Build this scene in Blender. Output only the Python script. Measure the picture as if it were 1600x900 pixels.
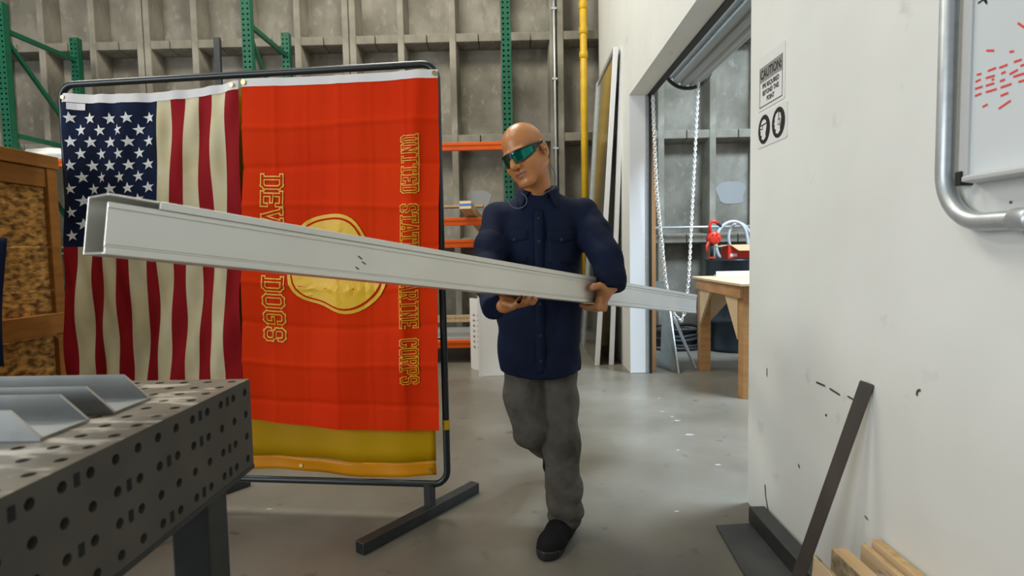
import bpy, bmesh, math, random
import numpy as np
from mathutils import Matrix, Vector
random.seed(7); np.random.seed(7)
for o in list(bpy.data.objects): bpy.data.objects.remove(o)
S = bpy.context.scene; COL = S.collection; PI = math.pi

# ---------------------------------------------------------------- camera
F, PITCH, YAW, ROLL, CAMH = 912.0, 0.06463, -0.013657, -0.018907, 1.11
def cam_axes():
    fwd = np.array([math.sin(YAW)*math.cos(PITCH), math.cos(YAW)*math.cos(PITCH), -math.sin(PITCH)])
    r = np.array([math.cos(YAW), -math.sin(YAW), 0.0]); u = np.cross(r, fwd)
    c, s = math.cos(ROLL), math.sin(ROLL)
    return c*r+s*u, -s*r+c*u, fwd
CR, CU, CF = cam_axes(); EYE = np.array([0, 0, CAMH])
cd = bpy.data.cameras.new('camera'); cam = bpy.data.objects.new('camera', cd); COL.objects.link(cam)
cd.sensor_width = 36; cd.lens = F*36/1600; cd.clip_start = 0.05; cd.clip_end = 60; cd.dof.use_dof = True; cd.dof.focus_distance = 2.4; cd.dof.aperture_fstop = 4.5
m = Matrix.Identity(4)
for i in range(3): m[i][0], m[i][1], m[i][2], m[i][3] = CR[i], CU[i], -CF[i], EYE[i]
cam.matrix_world = m; S.camera = cam
def ray(x, y): return (x-800)/F*CR-(y-450)/F*CU+CF
def onX(x, y, X): d = ray(x, y); return EYE+d*X/d[0]
def onY(x, y, Y): d = ray(x, y); return EYE+d*Y/d[1]
def onZ(x, y, z=0.0): d = ray(x, y); return EYE+d*(z-CAMH)/d[2]
def onP(x, y, p0, n): d = ray(x, y); return EYE+d*(np.dot(p0-EYE, n)/np.dot(d, n))

# ---------------------------------------------------------------- world, lights, exposure
w = bpy.data.worlds.new('world'); S.world = w; w.use_nodes = True
bg = w.node_tree.nodes['Background']; bg.inputs[0].default_value = (0.80, 0.90, 1.0, 1); bg.inputs[1].default_value = 0.15
def area(name, loc, target, sx, sy, power, col):
    l = bpy.data.lights.new(name, 'AREA'); l.shape = 'RECTANGLE'; l.size = sx; l.size_y = sy; l.energy = power; l.color = col
    o = bpy.data.objects.new(name, l); COL.objects.link(o); o.location = loc
    o.rotation_euler = (Vector(target)-Vector(loc)).to_track_quat('-Z', 'Y').to_euler(); return o
WARM = (1.0, 0.95, 0.82); COOL = (0.88, 0.94, 1.0)
area('ceiling_lamp', (-2.2, 1.4, 5.6), (-2.2, 1.4, 0), 1.4, 1.4, 75, WARM)
area('ceiling_lamp', (-1.2, 4.6, 5.8), (-1.2, 4.6, 0), 1.4, 1.4, 200, WARM)
area('ceiling_lamp', (-5.0, 4.0, 5.8), (-5.0, 4.0, 0), 1.4, 1.4, 150, WARM)
area('ceiling_lamp', (3.2, 3.1, 5.2), (2.0, 3.3, 0), 1.5, 1.1, 620, (0.68, 0.84, 1.0))
area('ceiling_lamp', (3.2, 5.6, 5.6), (3.2, 5.6, 0), 1.4, 1.4, 70, COOL)
area('dock_door_daylight', (-6.0, -2.6, 2.3), (0.6, 2.2, 1.3), 4.0, 3.2, 330, COOL)
area('side_door_daylight', (6.2, 3.7, 2.0), (0.5, 3.9, 0.4), 2.4, 3.0, 70, (0.80, 0.90, 1.0))
S.view_settings.view_transform = 'Standard'; S.view_settings.look = 'None'
S.view_settings.exposure = 0.0; S.view_settings.gamma = 1.0; S.view_settings.use_curve_mapping = False

# ---------------------------------------------------------------- materials
MATS = {}
def mat(name, col, rough=0.6, metal=0.0, var=None, scale=8.0, amt=0.0, bump=0.0, bscale=60.0, stretch=None, spec=None, trans=0.0, detail=5.0, coat=0.0):
    if name in MATS: return MATS[name]
    M = bpy.data.materials.new(name); M.use_nodes = True; nt = M.node_tree; N = nt.nodes; L = nt.links
    b = N['Principled BSDF']; b.inputs['Base Color'].default_value = (*col, 1); b.inputs['Roughness'].default_value = rough; b.inputs['Metallic'].default_value = metal
    if spec is not None: b.inputs['Specular IOR Level'].default_value = spec
    if trans: b.inputs['Transmission Weight'].default_value = trans
    if coat: b.inputs['Coat Weight'].default_value = coat
    tc = N.new('ShaderNodeTexCoord'); mp = N.new('ShaderNodeMapping'); L.new(tc.outputs['Object'], mp.inputs[0])
    if stretch: mp.inputs['Scale'].default_value = stretch
    if var is not None:
        nz = N.new('ShaderNodeTexNoise'); nz.inputs['Scale'].default_value = scale; nz.inputs['Detail'].default_value = detail; L.new(mp.outputs[0], nz.inputs[0])
        cr = N.new('ShaderNodeValToRGB'); cr.color_ramp.elements[0].position = 0.5-amt; cr.color_ramp.elements[1].position = 0.5+amt
        cr.color_ramp.elements[0].color = (*col, 1); cr.color_ramp.elements[1].color = (*var, 1)
        L.new(nz.outputs[0], cr.inputs[0]); L.new(cr.outputs[0], b.inputs['Base Color'])
    if bump:
        nb = N.new('ShaderNodeTexNoise'); nb.inputs['Scale'].default_value = bscale; nb.inputs['Detail'].default_value = 4; L.new(mp.outputs[0], nb.inputs[0])
        bp = N.new('ShaderNodeBump'); bp.inputs['Strength'].default_value = bump; bp.inputs['Distance'].default_value = 0.01; L.new(nb.outputs[0], bp.inputs['Height']); L.new(bp.outputs[0], b.inputs['Normal'])
    MATS[name] = M; return M
def mix_layer(M, col, scale, lo, hi, stretch=(1, 1, 1), detail=6.0, fac=1.0):
    """lay stains of another colour over a material, by a thresholded noise"""
    nt = M.node_tree; N = nt.nodes; L = nt.links; b = N['Principled BSDF']; inp = b.inputs['Base Color']
    mx = N.new('ShaderNodeMix'); mx.data_type = 'RGBA'
    if inp.is_linked: L.new(inp.links[0].from_socket, mx.inputs[6])
    else: mx.inputs[6].default_value = inp.default_value
    mx.inputs[7].default_value = (*col, 1)
    tc = N.new('ShaderNodeTexCoord'); mp = N.new('ShaderNodeMapping'); mp.inputs['Scale'].default_value = stretch; L.new(tc.outputs['Object'], mp.inputs[0])
    nz = N.new('ShaderNodeTexNoise'); nz.inputs['Scale'].default_value = scale; nz.inputs['Detail'].default_value = detail; L.new(mp.outputs[0], nz.inputs[0])
    mr = N.new('ShaderNodeMapRange'); mr.inputs[1].default_value = lo; mr.inputs[2].default_value = hi; mr.inputs[3].default_value = 0; mr.inputs[4].default_value = fac
    L.new(nz.outputs[0], mr.inputs[0]); L.new(mr.outputs[0], mx.inputs[0]); L.new(mx.outputs[2], inp); return M
M_conc = mat('coffered concrete', (0.15, 0.138, 0.108), 0.9, spec=0.2, var=(0.32, 0.30, 0.25), scale=1.6, amt=0.16, bump=0.35, bscale=25, detail=9)
mix_layer(M_conc, (0.17, 0.15, 0.125), 9, 0.52, 0.75, (1, 1, 0.5), 9, 0.7)
mix_layer(M_conc, (0.45, 0.43, 0.38), 14, 0.58, 0.78, (1, 1, 0.6), 9, 0.45)
M_floor = mat('polished concrete floor', (0.112, 0.100, 0.076), 0.32, var=(0.205, 0.192, 0.162), scale=1.3, amt=0.2, bump=0.08, bscale=18, detail=10)
mix_layer(M_floor, (0.13, 0.115, 0.09), 2.4, 0.53, 0.72, (1, 0.7, 1), 10, 0.75)
mix_layer(M_floor, (0.09, 0.08, 0.07), 9.0, 0.64, 0.72, (1, 1, 1), 5, 0.8)
mix_layer(M_floor, (0.55, 0.55, 0.53), 17.0, 0.745, 0.765, (0.6, 1.6, 1), 3, 0.8)
M_wall = mat('white painted wall', (0.68, 0.69, 0.65), 0.55, var=(0.735, 0.745, 0.71), scale=3, amt=0.2, bump=0.05, bscale=14)
mix_layer(M_wall, (0.38, 0.37, 0.34), 7, 0.66, 0.80, (1, 1, 1.2), 8, 0.55)
M_trim = mat('white gloss trim', (0.80, 0.81, 0.82), 0.4)
M_green = mat('green rack paint', (0.003, 0.078, 0.038), 0.42, var=(0.004, 0.105, 0.052), scale=12, amt=0.2)
M_orange = mat('orange rack paint', (0.70, 0.105, 0.006), 0.5, spec=0.3, var=(0.60, 0.08, 0.005), scale=6, amt=0.2)
M_black = mat('black painted steel', (0.018, 0.02, 0.021), 0.42, var=(0.03, 0.032, 0.033), scale=20, amt=0.2)
M_frame = mat('blackened tube', (0.02, 0.027, 0.028), 0.35, metal=0.3)
M_yellow = mat('yellow gas pipe paint', (0.72, 0.45, 0.012), 0.45, var=(0.62, 0.37, 0.01), scale=10, amt=0.15)
M_galv = mat('galvanised steel', (0.46, 0.50, 0.51), 0.42, metal=0.6, var=(0.56, 0.60, 0.61), scale=30, amt=0.2)
M_alu = mat('mill aluminium', (0.74, 0.725, 0.665), 0.38, metal=0.72, var=(0.66, 0.645, 0.59), scale=5, amt=0.25, stretch=(1, 1, 1))
M_alu2 = mat('bright aluminium', (0.36, 0.37, 0.36), 0.40, metal=0.92, var=(0.28, 0.29, 0.28), scale=14, amt=0.25)
M_mirror = mat('shiny sheet metal', (0.62, 0.62, 0.58), 0.18, metal=0.95)
M_tbl = mat('fixture table steel', (0.115, 0.097, 0.072), 0.45, metal=0.25, var=(0.17, 0.148, 0.115), scale=9, amt=0.2, bump=0.05)
mix_layer(M_tbl, (0.50, 0.47, 0.40), 20, 0.53, 0.62, (0.5, 1.4, 1), 4, 0.75)
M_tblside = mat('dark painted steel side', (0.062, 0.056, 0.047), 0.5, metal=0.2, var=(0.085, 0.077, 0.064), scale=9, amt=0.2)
M_dark = mat('hollow shade and marks', (0.006, 0.006, 0.006), 0.9)  # near-black: painted shade inside hollows, also the table's etched marks
M_rust = mat('raw steel bar', (0.075, 0.062, 0.05), 0.5, metal=0.3, var=(0.115, 0.092, 0.072), scale=14, amt=0.2, stretch=(1, 1, 0.2))
M_plate = mat('dark floor plate', (0.05, 0.053, 0.055), 0.55, metal=0.3, var=(0.075, 0.078, 0.08), scale=7, amt=0.2)
M_crate = mat('stained crate lumber', (0.21, 0.078, 0.012), 0.65, spec=0.2, var=(0.31, 0.125, 0.022), scale=5, amt=0.22, stretch=(7, 1, 7), bump=0.1)
M_osb = mat('oriented strand board', (0.12, 0.052, 0.012), 0.75, spec=0.2, var=(0.54, 0.27, 0.065), scale=34, amt=0.13, stretch=(1, 0.6, 1.3), bump=0.5, bscale=40, detail=4)
M_pine = mat('pine lumber', (0.52, 0.36, 0.20), 0.65, var=(0.42, 0.27, 0.13), scale=5, amt=0.2, stretch=(6, 1, 6))
M_bench = mat('workbench lumber', (0.50, 0.27, 0.10), 0.6, var=(0.38, 0.18, 0.06), scale=5, amt=0.2, stretch=(1, 1, 5))
M_ply = mat('plywood offcut', (0.66, 0.50, 0.31), 0.65, var=(0.57, 0.41, 0.23), scale=6, amt=0.22, stretch=(1, 0.4, 3))
M_plyedge = mat('plywood edge', (0.40, 0.25, 0.10), 0.7, var=(0.55, 0.38, 0.18), scale=30, amt=0.2)
M_oldwood = mat('grimy lumber end', (0.10, 0.075, 0.045), 0.8, var=(0.42, 0.33, 0.20), scale=28, amt=0.2, stretch=(3, 1, 1))
M_red = mat('flag red cotton', (0.29, 0.006, 0.010), 0.8, spec=0.2, bump=0.12, bscale=260)
M_cream = mat('flag cream cotton', (0.70, 0.63, 0.42), 0.8, spec=0.2, var=(0.58, 0.49, 0.27), scale=7, amt=0.2, bump=0.12, bscale=260)
M_navy = mat('flag navy cotton', (0.0045, 0.008, 0.024), 0.8, spec=0.15, var=(0.009, 0.018, 0.055), scale=8, amt=0.2, bump=0.12, bscale=260)
M_star = mat('star white', (0.75, 0.75, 0.72), 0.7)
M_poly = mat('red orange polyester', (0.70, 0.037, 0.0012), 0.7, var=(0.62, 0.024, 0.0012), scale=2, amt=0.2, spec=0.08)
M_polyink = mat('red print interior', (0.58, 0.020, 0.0012), 0.7, spec=0.08)
M_gold = mat('yellow print', (0.80, 0.47, 0.016), 0.5)
M_head = mat('white flag heading', (0.74, 0.72, 0.70), 0.7)
M_curt = mat('amber welding curtain', (0.54, 0.30, 0.002), 0.45, spec=0.2, var=(0.46, 0.25, 0.002), scale=2, amt=0.2)
M_curthem = mat('amber curtain hem', (0.66, 0.25, 0.002), 0.45, spec=0.25)
M_brass = mat('brass grommet', (0.65, 0.45, 0.16), 0.3, metal=0.9)
M_wb = mat('whiteboard enamel', (0.60, 0.645, 0.66), 0.18)
M_wbframe = mat('pale anodised frame', (0.60, 0.62, 0.62), 0.4, metal=0.3)
M_ink = mat('red marker', (0.70, 0.05, 0.035), 0.6)
M_inkblk = mat('black ink', (0.012, 0.012, 0.012), 0.6)
M_paper = mat('white sign vinyl', (0.70, 0.70, 0.68), 0.45)
M_grey = mat('grey sign band', (0.25, 0.25, 0.235), 0.5)
M_chain = mat('zinc chain', (0.80, 0.80, 0.78), 0.4, metal=0.25)
M_door = mat('grey door curtain', (0.36, 0.38, 0.38), 0.45, metal=0.1)
M_rubber = mat('black rubber', (0.012, 0.012, 0.013), 0.6)
M_redplast = mat('red pump enamel', (0.68, 0.035, 0.014), 0.35)
M_hose = mat('pale grey hose', (0.52, 0.57, 0.58), 0.4)
M_card = mat('cardboard', (0.50, 0.34, 0.18), 0.8)
M_drum = mat('black drum', (0.008, 0.014, 0.018), 0.3)
M_shirt = mat('navy work shirt', (0.0030, 0.0066, 0.022), 0.85, var=(0.0045, 0.0095, 0.031), scale=9, amt=0.25, bump=0.12, bscale=190, spec=0.22)
M_btn = mat('dark button', (0.012, 0.015, 0.024), 0.45)
M_pants = mat('grey brown trousers', (0.058, 0.052, 0.041), 0.9, var=(0.118, 0.107, 0.087), scale=11, amt=0.25, bump=0.55, bscale=45, spec=0.2)
M_skin = mat('warm brown skin', (0.43, 0.165, 0.050), 0.40, var=(0.50, 0.205, 0.070), scale=18, amt=0.25, bump=0.04, bscale=160)
M_lip = mat('lips', (0.27, 0.095, 0.06), 0.4)
M_nail = mat('finger nail', (0.52, 0.27, 0.19), 0.3)
M_brow = mat('dark brow', (0.03, 0.02, 0.014), 0.7)
M_lens = mat('green mirror lens', (0.006, 0.17, 0.115), 0.07, metal=0.85)
M_gframe = mat('black glasses frame', (0.01, 0.012, 0.016), 0.3)
M_cord = mat('blue grey cord', (0.10, 0.14, 0.20), 0.5)
M_shoe = mat('black canvas shoe', (0.006, 0.006, 0.0065), 0.8, spec=0.2, bump=0.2, bscale=200)
M_sole = mat('black rubber sole', (0.014, 0.014, 0.015), 0.55)
M_strip = mat('oak strip', (0.45, 0.23, 0.09), 0.6)
M_white = mat('white coated sheet', (0.86, 0.85, 0.83), 0.28)
M_blue = mat('blue paint', (0.03, 0.14, 0.50), 0.5)
M_patch = mat('white overspray', (0.31, 0.315, 0.31), 0.85)

# ---------------------------------------------------------------- helpers
class MB:
    def __init__(s): s.v = []; s.f = []; s.mi = []
    def add(s, vs, fs, mi=0):
        o = len(s.v); s.v += [tuple(map(float, p)) for p in vs]; s.f += [tuple(o+i for i in f) for f in fs]; s.mi += [mi]*len(fs); return s
    def box(s, a, b, mi=0, tx=0, tz=0):
        x0, y0, z0 = a; x1, y1, z1 = b
        return s.hexa([(x0, y0, z0), (x1, y0, z0), (x1, y1, z0), (x0, y1, z0), (x0, y0, z1), (x1, y0, z1), (x1, y1, z1), (x0, y1, z1)], mi)
    def hexa(s, p, mi=0): return s.add(p, [(3, 2, 1, 0), (4, 5, 6, 7), (0, 1, 5, 4), (1, 2, 6, 5), (2, 3, 7, 6), (3, 0, 4, 7)], mi)
    def beam(s, p, q, w, h, up=(0, 0, 1), mi=0):
        p = np.array(p, float); q = np.array(q, float); d = q-p; d /= np.linalg.norm(d)
        a = np.cross(d, np.array(up, float)); a /= np.linalg.norm(a); b = np.cross(a, d); a = a*w/2; b = b*h/2
        return s.hexa([p-a-b, p+a-b, q+a-b, q-a-b, p-a+b, p+a+b, q+a+b, q-a+b], mi)
    def tube(s, path, r, n=10, closed=False, cap=True, mi=0):
        P = [np.array(p, float) for p in path]; m = len(P); rs = r if hasattr(r, '__len__') else [r]*m
        vs = []; prev = None
        for i in range(m):
            t = (P[(i+1) % m]-P[i-1]) if closed else (P[min(i+1, m-1)]-P[max(i-1, 0)])
            t = t/(np.linalg.norm(t)+1e-12)
            if prev is None:
                a = np.cross(t, (0, 0, 1.0)) if abs(t[2]) < 0.9 else np.cross(t, (1.0, 0, 0))
            else: a = prev-t*np.dot(prev, t)
            a = a/np.linalg.norm(a); prev = a; b = np.cross(t, a)
            for k in range(n): vs.append(P[i]+rs[i]*(a*math.cos(2*PI*k/n)+b*math.sin(2*PI*k/n)))
        fs = []
        for i in range(m if closed else m-1):
            j = (i+1) % m
            for k in range(n): fs.append((i*n+k, i*n+(k+1) % n, j*n+(k+1) % n, j*n+k))
        if cap and not closed: fs += [tuple(range(n))[::-1], tuple((m-1)*n+k for k in range(n))]
        return s.add(vs, fs, mi)
    def lathe(s, prof, c, n=24, mi=0):
        vs = [(c[0]+r*math.cos(2*PI*k/n), c[1]+r*math.sin(2*PI*k/n), c[2]+z) for r, z in prof for k in range(n)]
        fs = [(i*n+k, i*n+(k+1) % n, (i+1)*n+(k+1) % n, (i+1)*n+k) for i in range(len(prof)-1) for k in range(n)]
        fs += [tuple(range(n))[::-1], tuple((len(prof)-1)*n+k for k in range(n))]
        return s.add(vs, fs, mi)
    def prism(s, pts, off, mi=0):
        n = len(pts); off = np.array(off, float); P = [np.array(p, float) for p in pts]
        return s.add(P+[p+off for p in P], [tuple(range(n))[::-1], tuple(range(n, 2*n))]+[(i, (i+1) % n, n+(i+1) % n, n+i) for i in range(n)], mi)
    def grid(s, fn, nu, nv, mi=None):
        vs = [fn(i/nu, j/nv) for j in range(nv+1) for i in range(nu+1)]; o = len(s.v); s.v += [tuple(map(float, p)) for p in vs]
        for j in range(nv):
            for i in range(nu):
                a = o+j*(nu+1)+i; s.f.append((a, a+1, a+nu+2, a+nu+1)); s.mi.append(mi(i, j) if mi else 0)
        return s
    def build(s, name, mats, parent=None, smooth=False, bevel=0, solid=0, fix=True):
        me = bpy.data.meshes.new(name); me.from_pydata(s.v, [], s.f)
        for M in (mats if isinstance(mats, (list, tuple)) else [mats]): me.materials.append(M)
        me.polygons.foreach_set('material_index', s.mi)
        if fix and s.f:
            bm = bmesh.new(); bm.from_mesh(me); bmesh.ops.recalc_face_normals(bm, faces=bm.faces); bm.to_mesh(me); bm.free()
        if smooth: me.polygons.foreach_set('use_smooth', [True]*len(me.polygons))
        me.update(); o = bpy.data.objects.new(name, me); COL.objects.link(o); attach(o, parent)
        if solid: md = o.modifiers.new('s', 'SOLIDIFY'); md.thickness = solid; md.offset = 0
        if bevel: md = o.modifiers.new('b', 'BEVEL'); md.width = bevel; md.segments = 2; md.limit_method = 'ANGLE'; md.angle_limit = 0.7
        if smooth == 'auto': pass
        return o
def attach(o, parent):
    if parent is not None:
        o.parent = parent; o.matrix_parent_inverse = Matrix.Translation(-Vector(parent.location))
def tag(o, label, cat, group=None):
    o['label'] = label; o['category'] = cat
    if group: o['group'] = group
    return o
def thing(name, label, cat, loc, group=None):
    o = bpy.data.objects.new(name, None); o.empty_display_size = 0.1; COL.objects.link(o); o.location = tuple(map(float, loc)); return tag(o, label, cat, group)
def struct(o): o['kind'] = 'structure'; return o
def inst(src, parent, d):
    o = src.copy(); COL.objects.link(o); attach(o, parent); o.location = Vector(src.location)+Vector(d); return o
def text_verts(body, size, align='CENTER', space=1.0):
    cu = bpy.data.curves.new('t', 'FONT'); cu.body = body; cu.size = size; cu.align_x = align; cu.resolution_u = 3; cu.space_character = space; cu.offset = size*0.018
    ob = bpy.data.objects.new('t', cu); COL.objects.link(ob); bpy.context.view_layer.update()
    me = bpy.data.meshes.new_from_object(ob.evaluated_get(bpy.context.evaluated_depsgraph_get()))
    vs = [tuple(v.co) for v in me.vertices]; fs = [tuple(p.vertices) for p in me.polygons]
    bpy.data.objects.remove(ob); bpy.data.curves.remove(cu); bpy.data.meshes.remove(me); return vs, fs

# ================================================================ SETTING
WX = 0.97            # face of the white partition wall
WT = 0.155           # its thickness
YN, YJ, YB = onX(1171, 400, WX)[1], 5.14, 7.0
YP = YB+0.25         # recessed concrete panel
MB().box((-9, -6, -0.1), (7, YP+0.3, 0)).build('floor', M_floor)['kind'] = 'structure'
wall_back = struct(MB().box((-9, YP, 0), (7, YP+0.15, 5.6)).build('wall_back', M_conc))
SEAM = onY(870, 100, YB)[0]; PITCHX = (onY(870, 60, YB)[0]-onY(224, 60, YB)[0])/8
rb = None; bmz = None
levels = [0.06, onY(1060, 373, YB)[2], onY(850, 214, YB)[2], onY(600, 61, YB)[2], onY(600, 61, YB)[2]+1.2]
def tapered(x0, x1, z0, z1, t, axis):
    if axis == 'x': return [(x0, YB, z0), (x1, YB, z0), (x1+t, YP, z0), (x0-t, YP, z0), (x0, YB, z1), (x1, YB, z1), (x1+t, YP, z1), (x0-t, YP, z1)]
    return [(x0, YB, z0), (x1, YB, z0), (x1, YP, z0-t), (x0, YP, z0-t), (x0, YB, z1), (x1, YB, z1), (x1, YP, z1+t), (x0, YP, z1+t)]
for k in range(-14, 9):
    x = SEAM+k*PITCHX
    for dx in ((-0.043, 0.043) if k % 4 == 0 else (0,)):
        if rb is None: rb = MB().hexa(tapered(-0.037, 0.037, 0, 5.6, 0.022, 'x')).build('rib', M_conc, wall_back, bevel=0.008); rb.location = (x+dx, 0, 0)
        else: inst(rb, wall_back, (x+dx-rb.location[0], 0, 0))
    for z in levels:
        for h in (0, 1):
            x0 = x+h*PITCHX/2+0.005
            if bmz is None: bmz = MB().hexa(tapered(0, PITCHX/2-0.01, -0.048, 0.048, 0.028, 'z')).build('cross_beam', M_conc, wall_back, bevel=0.006); bmz.location = (x0, 0.012, z)
            else: inst(bmz, wall_back, (x0-bmz.location[0], 0, z-bmz.location[2]))
for (px, py, r) in ((1143, 301, 0.17), (748, 312, 0.14)):     # paint overspray on the panels
    c = onY(px, py, YP-0.004); mb = MB(); n = 26
    pts = [(c[0]+r*(1+0.12*math.sin(3*a+px)+0.07*math.sin(7*a))*np.sign(math.cos(a))*abs(math.cos(a))**0.6, YP-0.002, c[2]+r*0.8*np.sign(math.sin(a))*abs(math.sin(a))**0.6) for a in [2*PI*i/n for i in range(n)]]
    mb.prism(pts, (0, -0.003, 0)).build('paint_patch', M_patch, wall_back)
# white wall: near part, far part, header over the opening
HZ = onX(985, 146, WX)[2]
mb = MB(); mb.box((WX, -4.0, 0), (WX+WT, YN, 5.6)).box((WX, YJ, 0), (WX+WT, YB, 5.6)).box((WX, YN, HZ), (WX+WT, YJ, 5.6))
wall_right = struct(mb.build('wall_right', M_wall))
mb = MB(); mb.box((WX-0.003, YJ-0.006, 0.002), (WX+WT-0.02, YJ, HZ)); jt = struct(mb.build('trim_1', M_trim, bevel=0.002))
MB().box((WX+WT-0.02, YJ-0.012, 0.002), (WX+WT+0.012, YJ+0.03, HZ)).build('edge_bead', M_galv, jt, bevel=0.002)
# scuffs, chips and cracks on the near wall
mb = MB()
def scuff(pts, wd):
    for (a, b) in zip(pts[:-1], pts[1:]):
        p = onX(*a, WX-0.0015); q = onX(*b, WX-0.0015); d = q-p; n = np.array([0, -d[2], d[1]]); n = n/np.linalg.norm(n)*wd/2
        mb.add([p-n, p+n, q+n, q-n], [(0, 1, 2, 3)])
scuff([(1275, 597), (1289, 603)], 0.006); scuff([(1296, 607), (1312, 617)], 0.006); scuff([(1324, 619), (1333, 624)], 0.005)
scuff([(1195, 757), (1196, 775), (1199, 793), (1203, 808)], 0.008); scuff([(1198, 575), (1198, 588)], 0.005); scuff([(1432, 618), (1433, 611), (1438, 609)], 0.006)
scuff([(1247, 725), (1249, 731)], 0.008); scuff([(1290, 647), (1291, 650)], 0.01); scuff([(1579, 318), (1579, 314)], 0.006); scuff([(1351, 806), (1356, 812)], 0.005)
mb.build('scuff_marks', M_rust, wall_right, fix=False)['kind'] = 'stuff'
fl_ = bpy.data.objects['floor']
for px, py, r in ((1035, 643, .016), (1050, 651, .014), (1058, 657, .02), (1077, 679, .026), (1122, 726, .016), (1030, 622, .014), (588, 848, .007)):
    c = onZ(px, py, 0.0006); MB().add([c+[r*math.cos(a)*(1+.4*math.sin(3*a+px)), .55*r*math.sin(a), 0] for a in [2*PI*k/9 for k in range(9)]], [tuple(range(9))]).build('paint_fleck', M_patch, fl_, fix=False)
# ---------------------------------------------------------------- roll-up door in the opening
dz = thing('roll_up_door', 'grey ribbed roll-up door coiled above the wall opening', 'door', (1.45, (YN+YJ)/2, 2.5)); dz.location[2] = 2.5
cx, cz, R0 = 1.47, onY(1062, 137, YJ)[2]+0.20, 0.20
pf = []
for i in range(192):
    a = 2*PI*i/192; r = R0*(1-0.11*(0.5+0.5*math.cos(a*16))**4); pf.append((cx+r*math.cos(a), YN-0.2, cz+r*math.sin(a)))
MB().prism(pf, (0, YJ-0.02-YN+0.2, 0)).build('curtain_coil', M_door, dz)
ring = MB(); ring.tube([(cx+(R0+0.01)*math.cos(a), YJ-0.01, cz+(R0+0.01)*math.sin(a)) for a in [2*PI*i/40 for i in range(40)]], 0.016, 8, closed=True); ring.build('end_band', M_rubber, dz, smooth=True)
MB().box((WX+WT, YN, HZ-0.012), (WX+WT+0.045, YJ, HZ+0.06)).build('weather_seal', M_rubber, dz)
MB().box((WX+WT+0.014, YJ-0.03, 0.003), (WX+WT+0.03, YJ+0.05, HZ)).build('guide_rail', M_rubber, dz)
# hand chain of the door: two strands and the loop at the bottom
def chain_path():
    a = onY(1020, 150, 5.0); b = onY(1040, 440, 5.0); c = onY(1064, 503, 5.0); d = onY(1076, 440, 5.0); e = onY(1092, 116, 5.0)
    P = [a, onY(1026, 300, 5.0), b, onY(1051, 488, 5.0), c, onY(1070, 488, 5.0), d, onY(1084, 280, 5.0), e]; out = []
    for p, q in zip(P[:-1], P[1:]):
        n = max(1, int(np.linalg.norm(q-p)/0.024)); out += [p+(q-p)*i/n for i in range(n)]
    return out
mb = MB(); cp = chain_path()
for i in range(len(cp)-1):
    p, q = cp[i], cp[i+1]; d = (q-p); L = np.linalg.norm(d); d /= L; a = np.cross(d, (0, 1, 0)); a /= np.linalg.norm(a); a2 = np.cross(d, a)
    t = a if i % 2 else a2; t = t*0.8+(a2 if i % 2 else a)*0.35; c = (p+q)/2; h = L*0.75
    mb.tube([c+d*h*math.cos(u)+t*0.013*math.sin(u) for u in [2*PI*k/10 for k in range(10)]], 0.0058, 5, closed=True)
tag(mb.build('door_chain', M_chain, smooth=True), 'white zinc hand chain loop hanging from the coiled roll-up door', 'chain')
p0 = onY(1017, 205, YJ+0.08); p1 = onY(1026, 205, YJ+0.08)
tag(MB().box((WX+WT+0.035, YJ+0.06, 0.0), (WX+WT+0.085, YJ+0.1, p0[2])).build('wood_strip', M_strip, bevel=0.002), 'upright tan wooden strip beside the white door jamb', 'board')

# ================================================================ STANDING SERVICES ON THE BACK WALL
yp = thing('gas_pipe', 'yellow painted vertical gas pipe with couplings on the concrete wall', 'pipe', (onY(913, 200, 6.88)[0], 6.88, 0))
x = yp.location[0]; MB().tube([(x, 6.88, 0), (x, 6.88, 5.5)], 0.041, 16).build('pipe_run', M_yellow, yp, smooth=True)
for py in (9, 48, 86):
    z = onY(913, py, 6.88)[2]; MB().tube([(x, 6.88, z-0.04), (x, 6.88, z-0.034), (x, 6.88, z+0.034), (x, 6.88, z+0.04)], [0.044, 0.05, 0.05, 0.044], 16).build('coupling', M_yellow, yp, smooth=True)
MB().box((x-0.015, 6.88, 2.1), (x+0.015, YB+0.01, 2.14)).build('bracket', M_yellow, yp)
ct = thing('wall_conduit', 'thin grey conduit running up the double concrete rib beside the yellow pipe', 'conduit', (onY(868, 200, 6.97)[0], 6.97, 0)); x = ct.location[0]
MB().tube([(x, 6.975, 0), (x, 6.975, 5.5)], 0.013, 10).build('conduit_run', M_galv, ct, smooth=True)
for z in (1.6, 2.3, 3.1, 3.9): MB().box((x-0.03, 6.96, z-0.012), (x+0.03, YB+0.002, z+0.012)).build('strap', M_galv, ct)
sp = thing('tension_rod', 'slim horizontal metal rod in front of the concrete beyond the doorway', 'rod', (2.2, 6.9, 0)); z = onY(1090, 355, 6.9)[2]; sp.location[2] = float(z)  # plain tension rod held off the concrete
MB().tube([(1.35, 6.9, z), (2.9, 6.9, z)], 0.016, 8).build('rod', M_galv, sp, smooth=True)
for x in (1.6, 2.75): MB().box((x-0.012, 6.9, z-0.012), (x+0.012, YB+0.005, z+0.012)).build('standoff', M_galv, sp)

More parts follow.
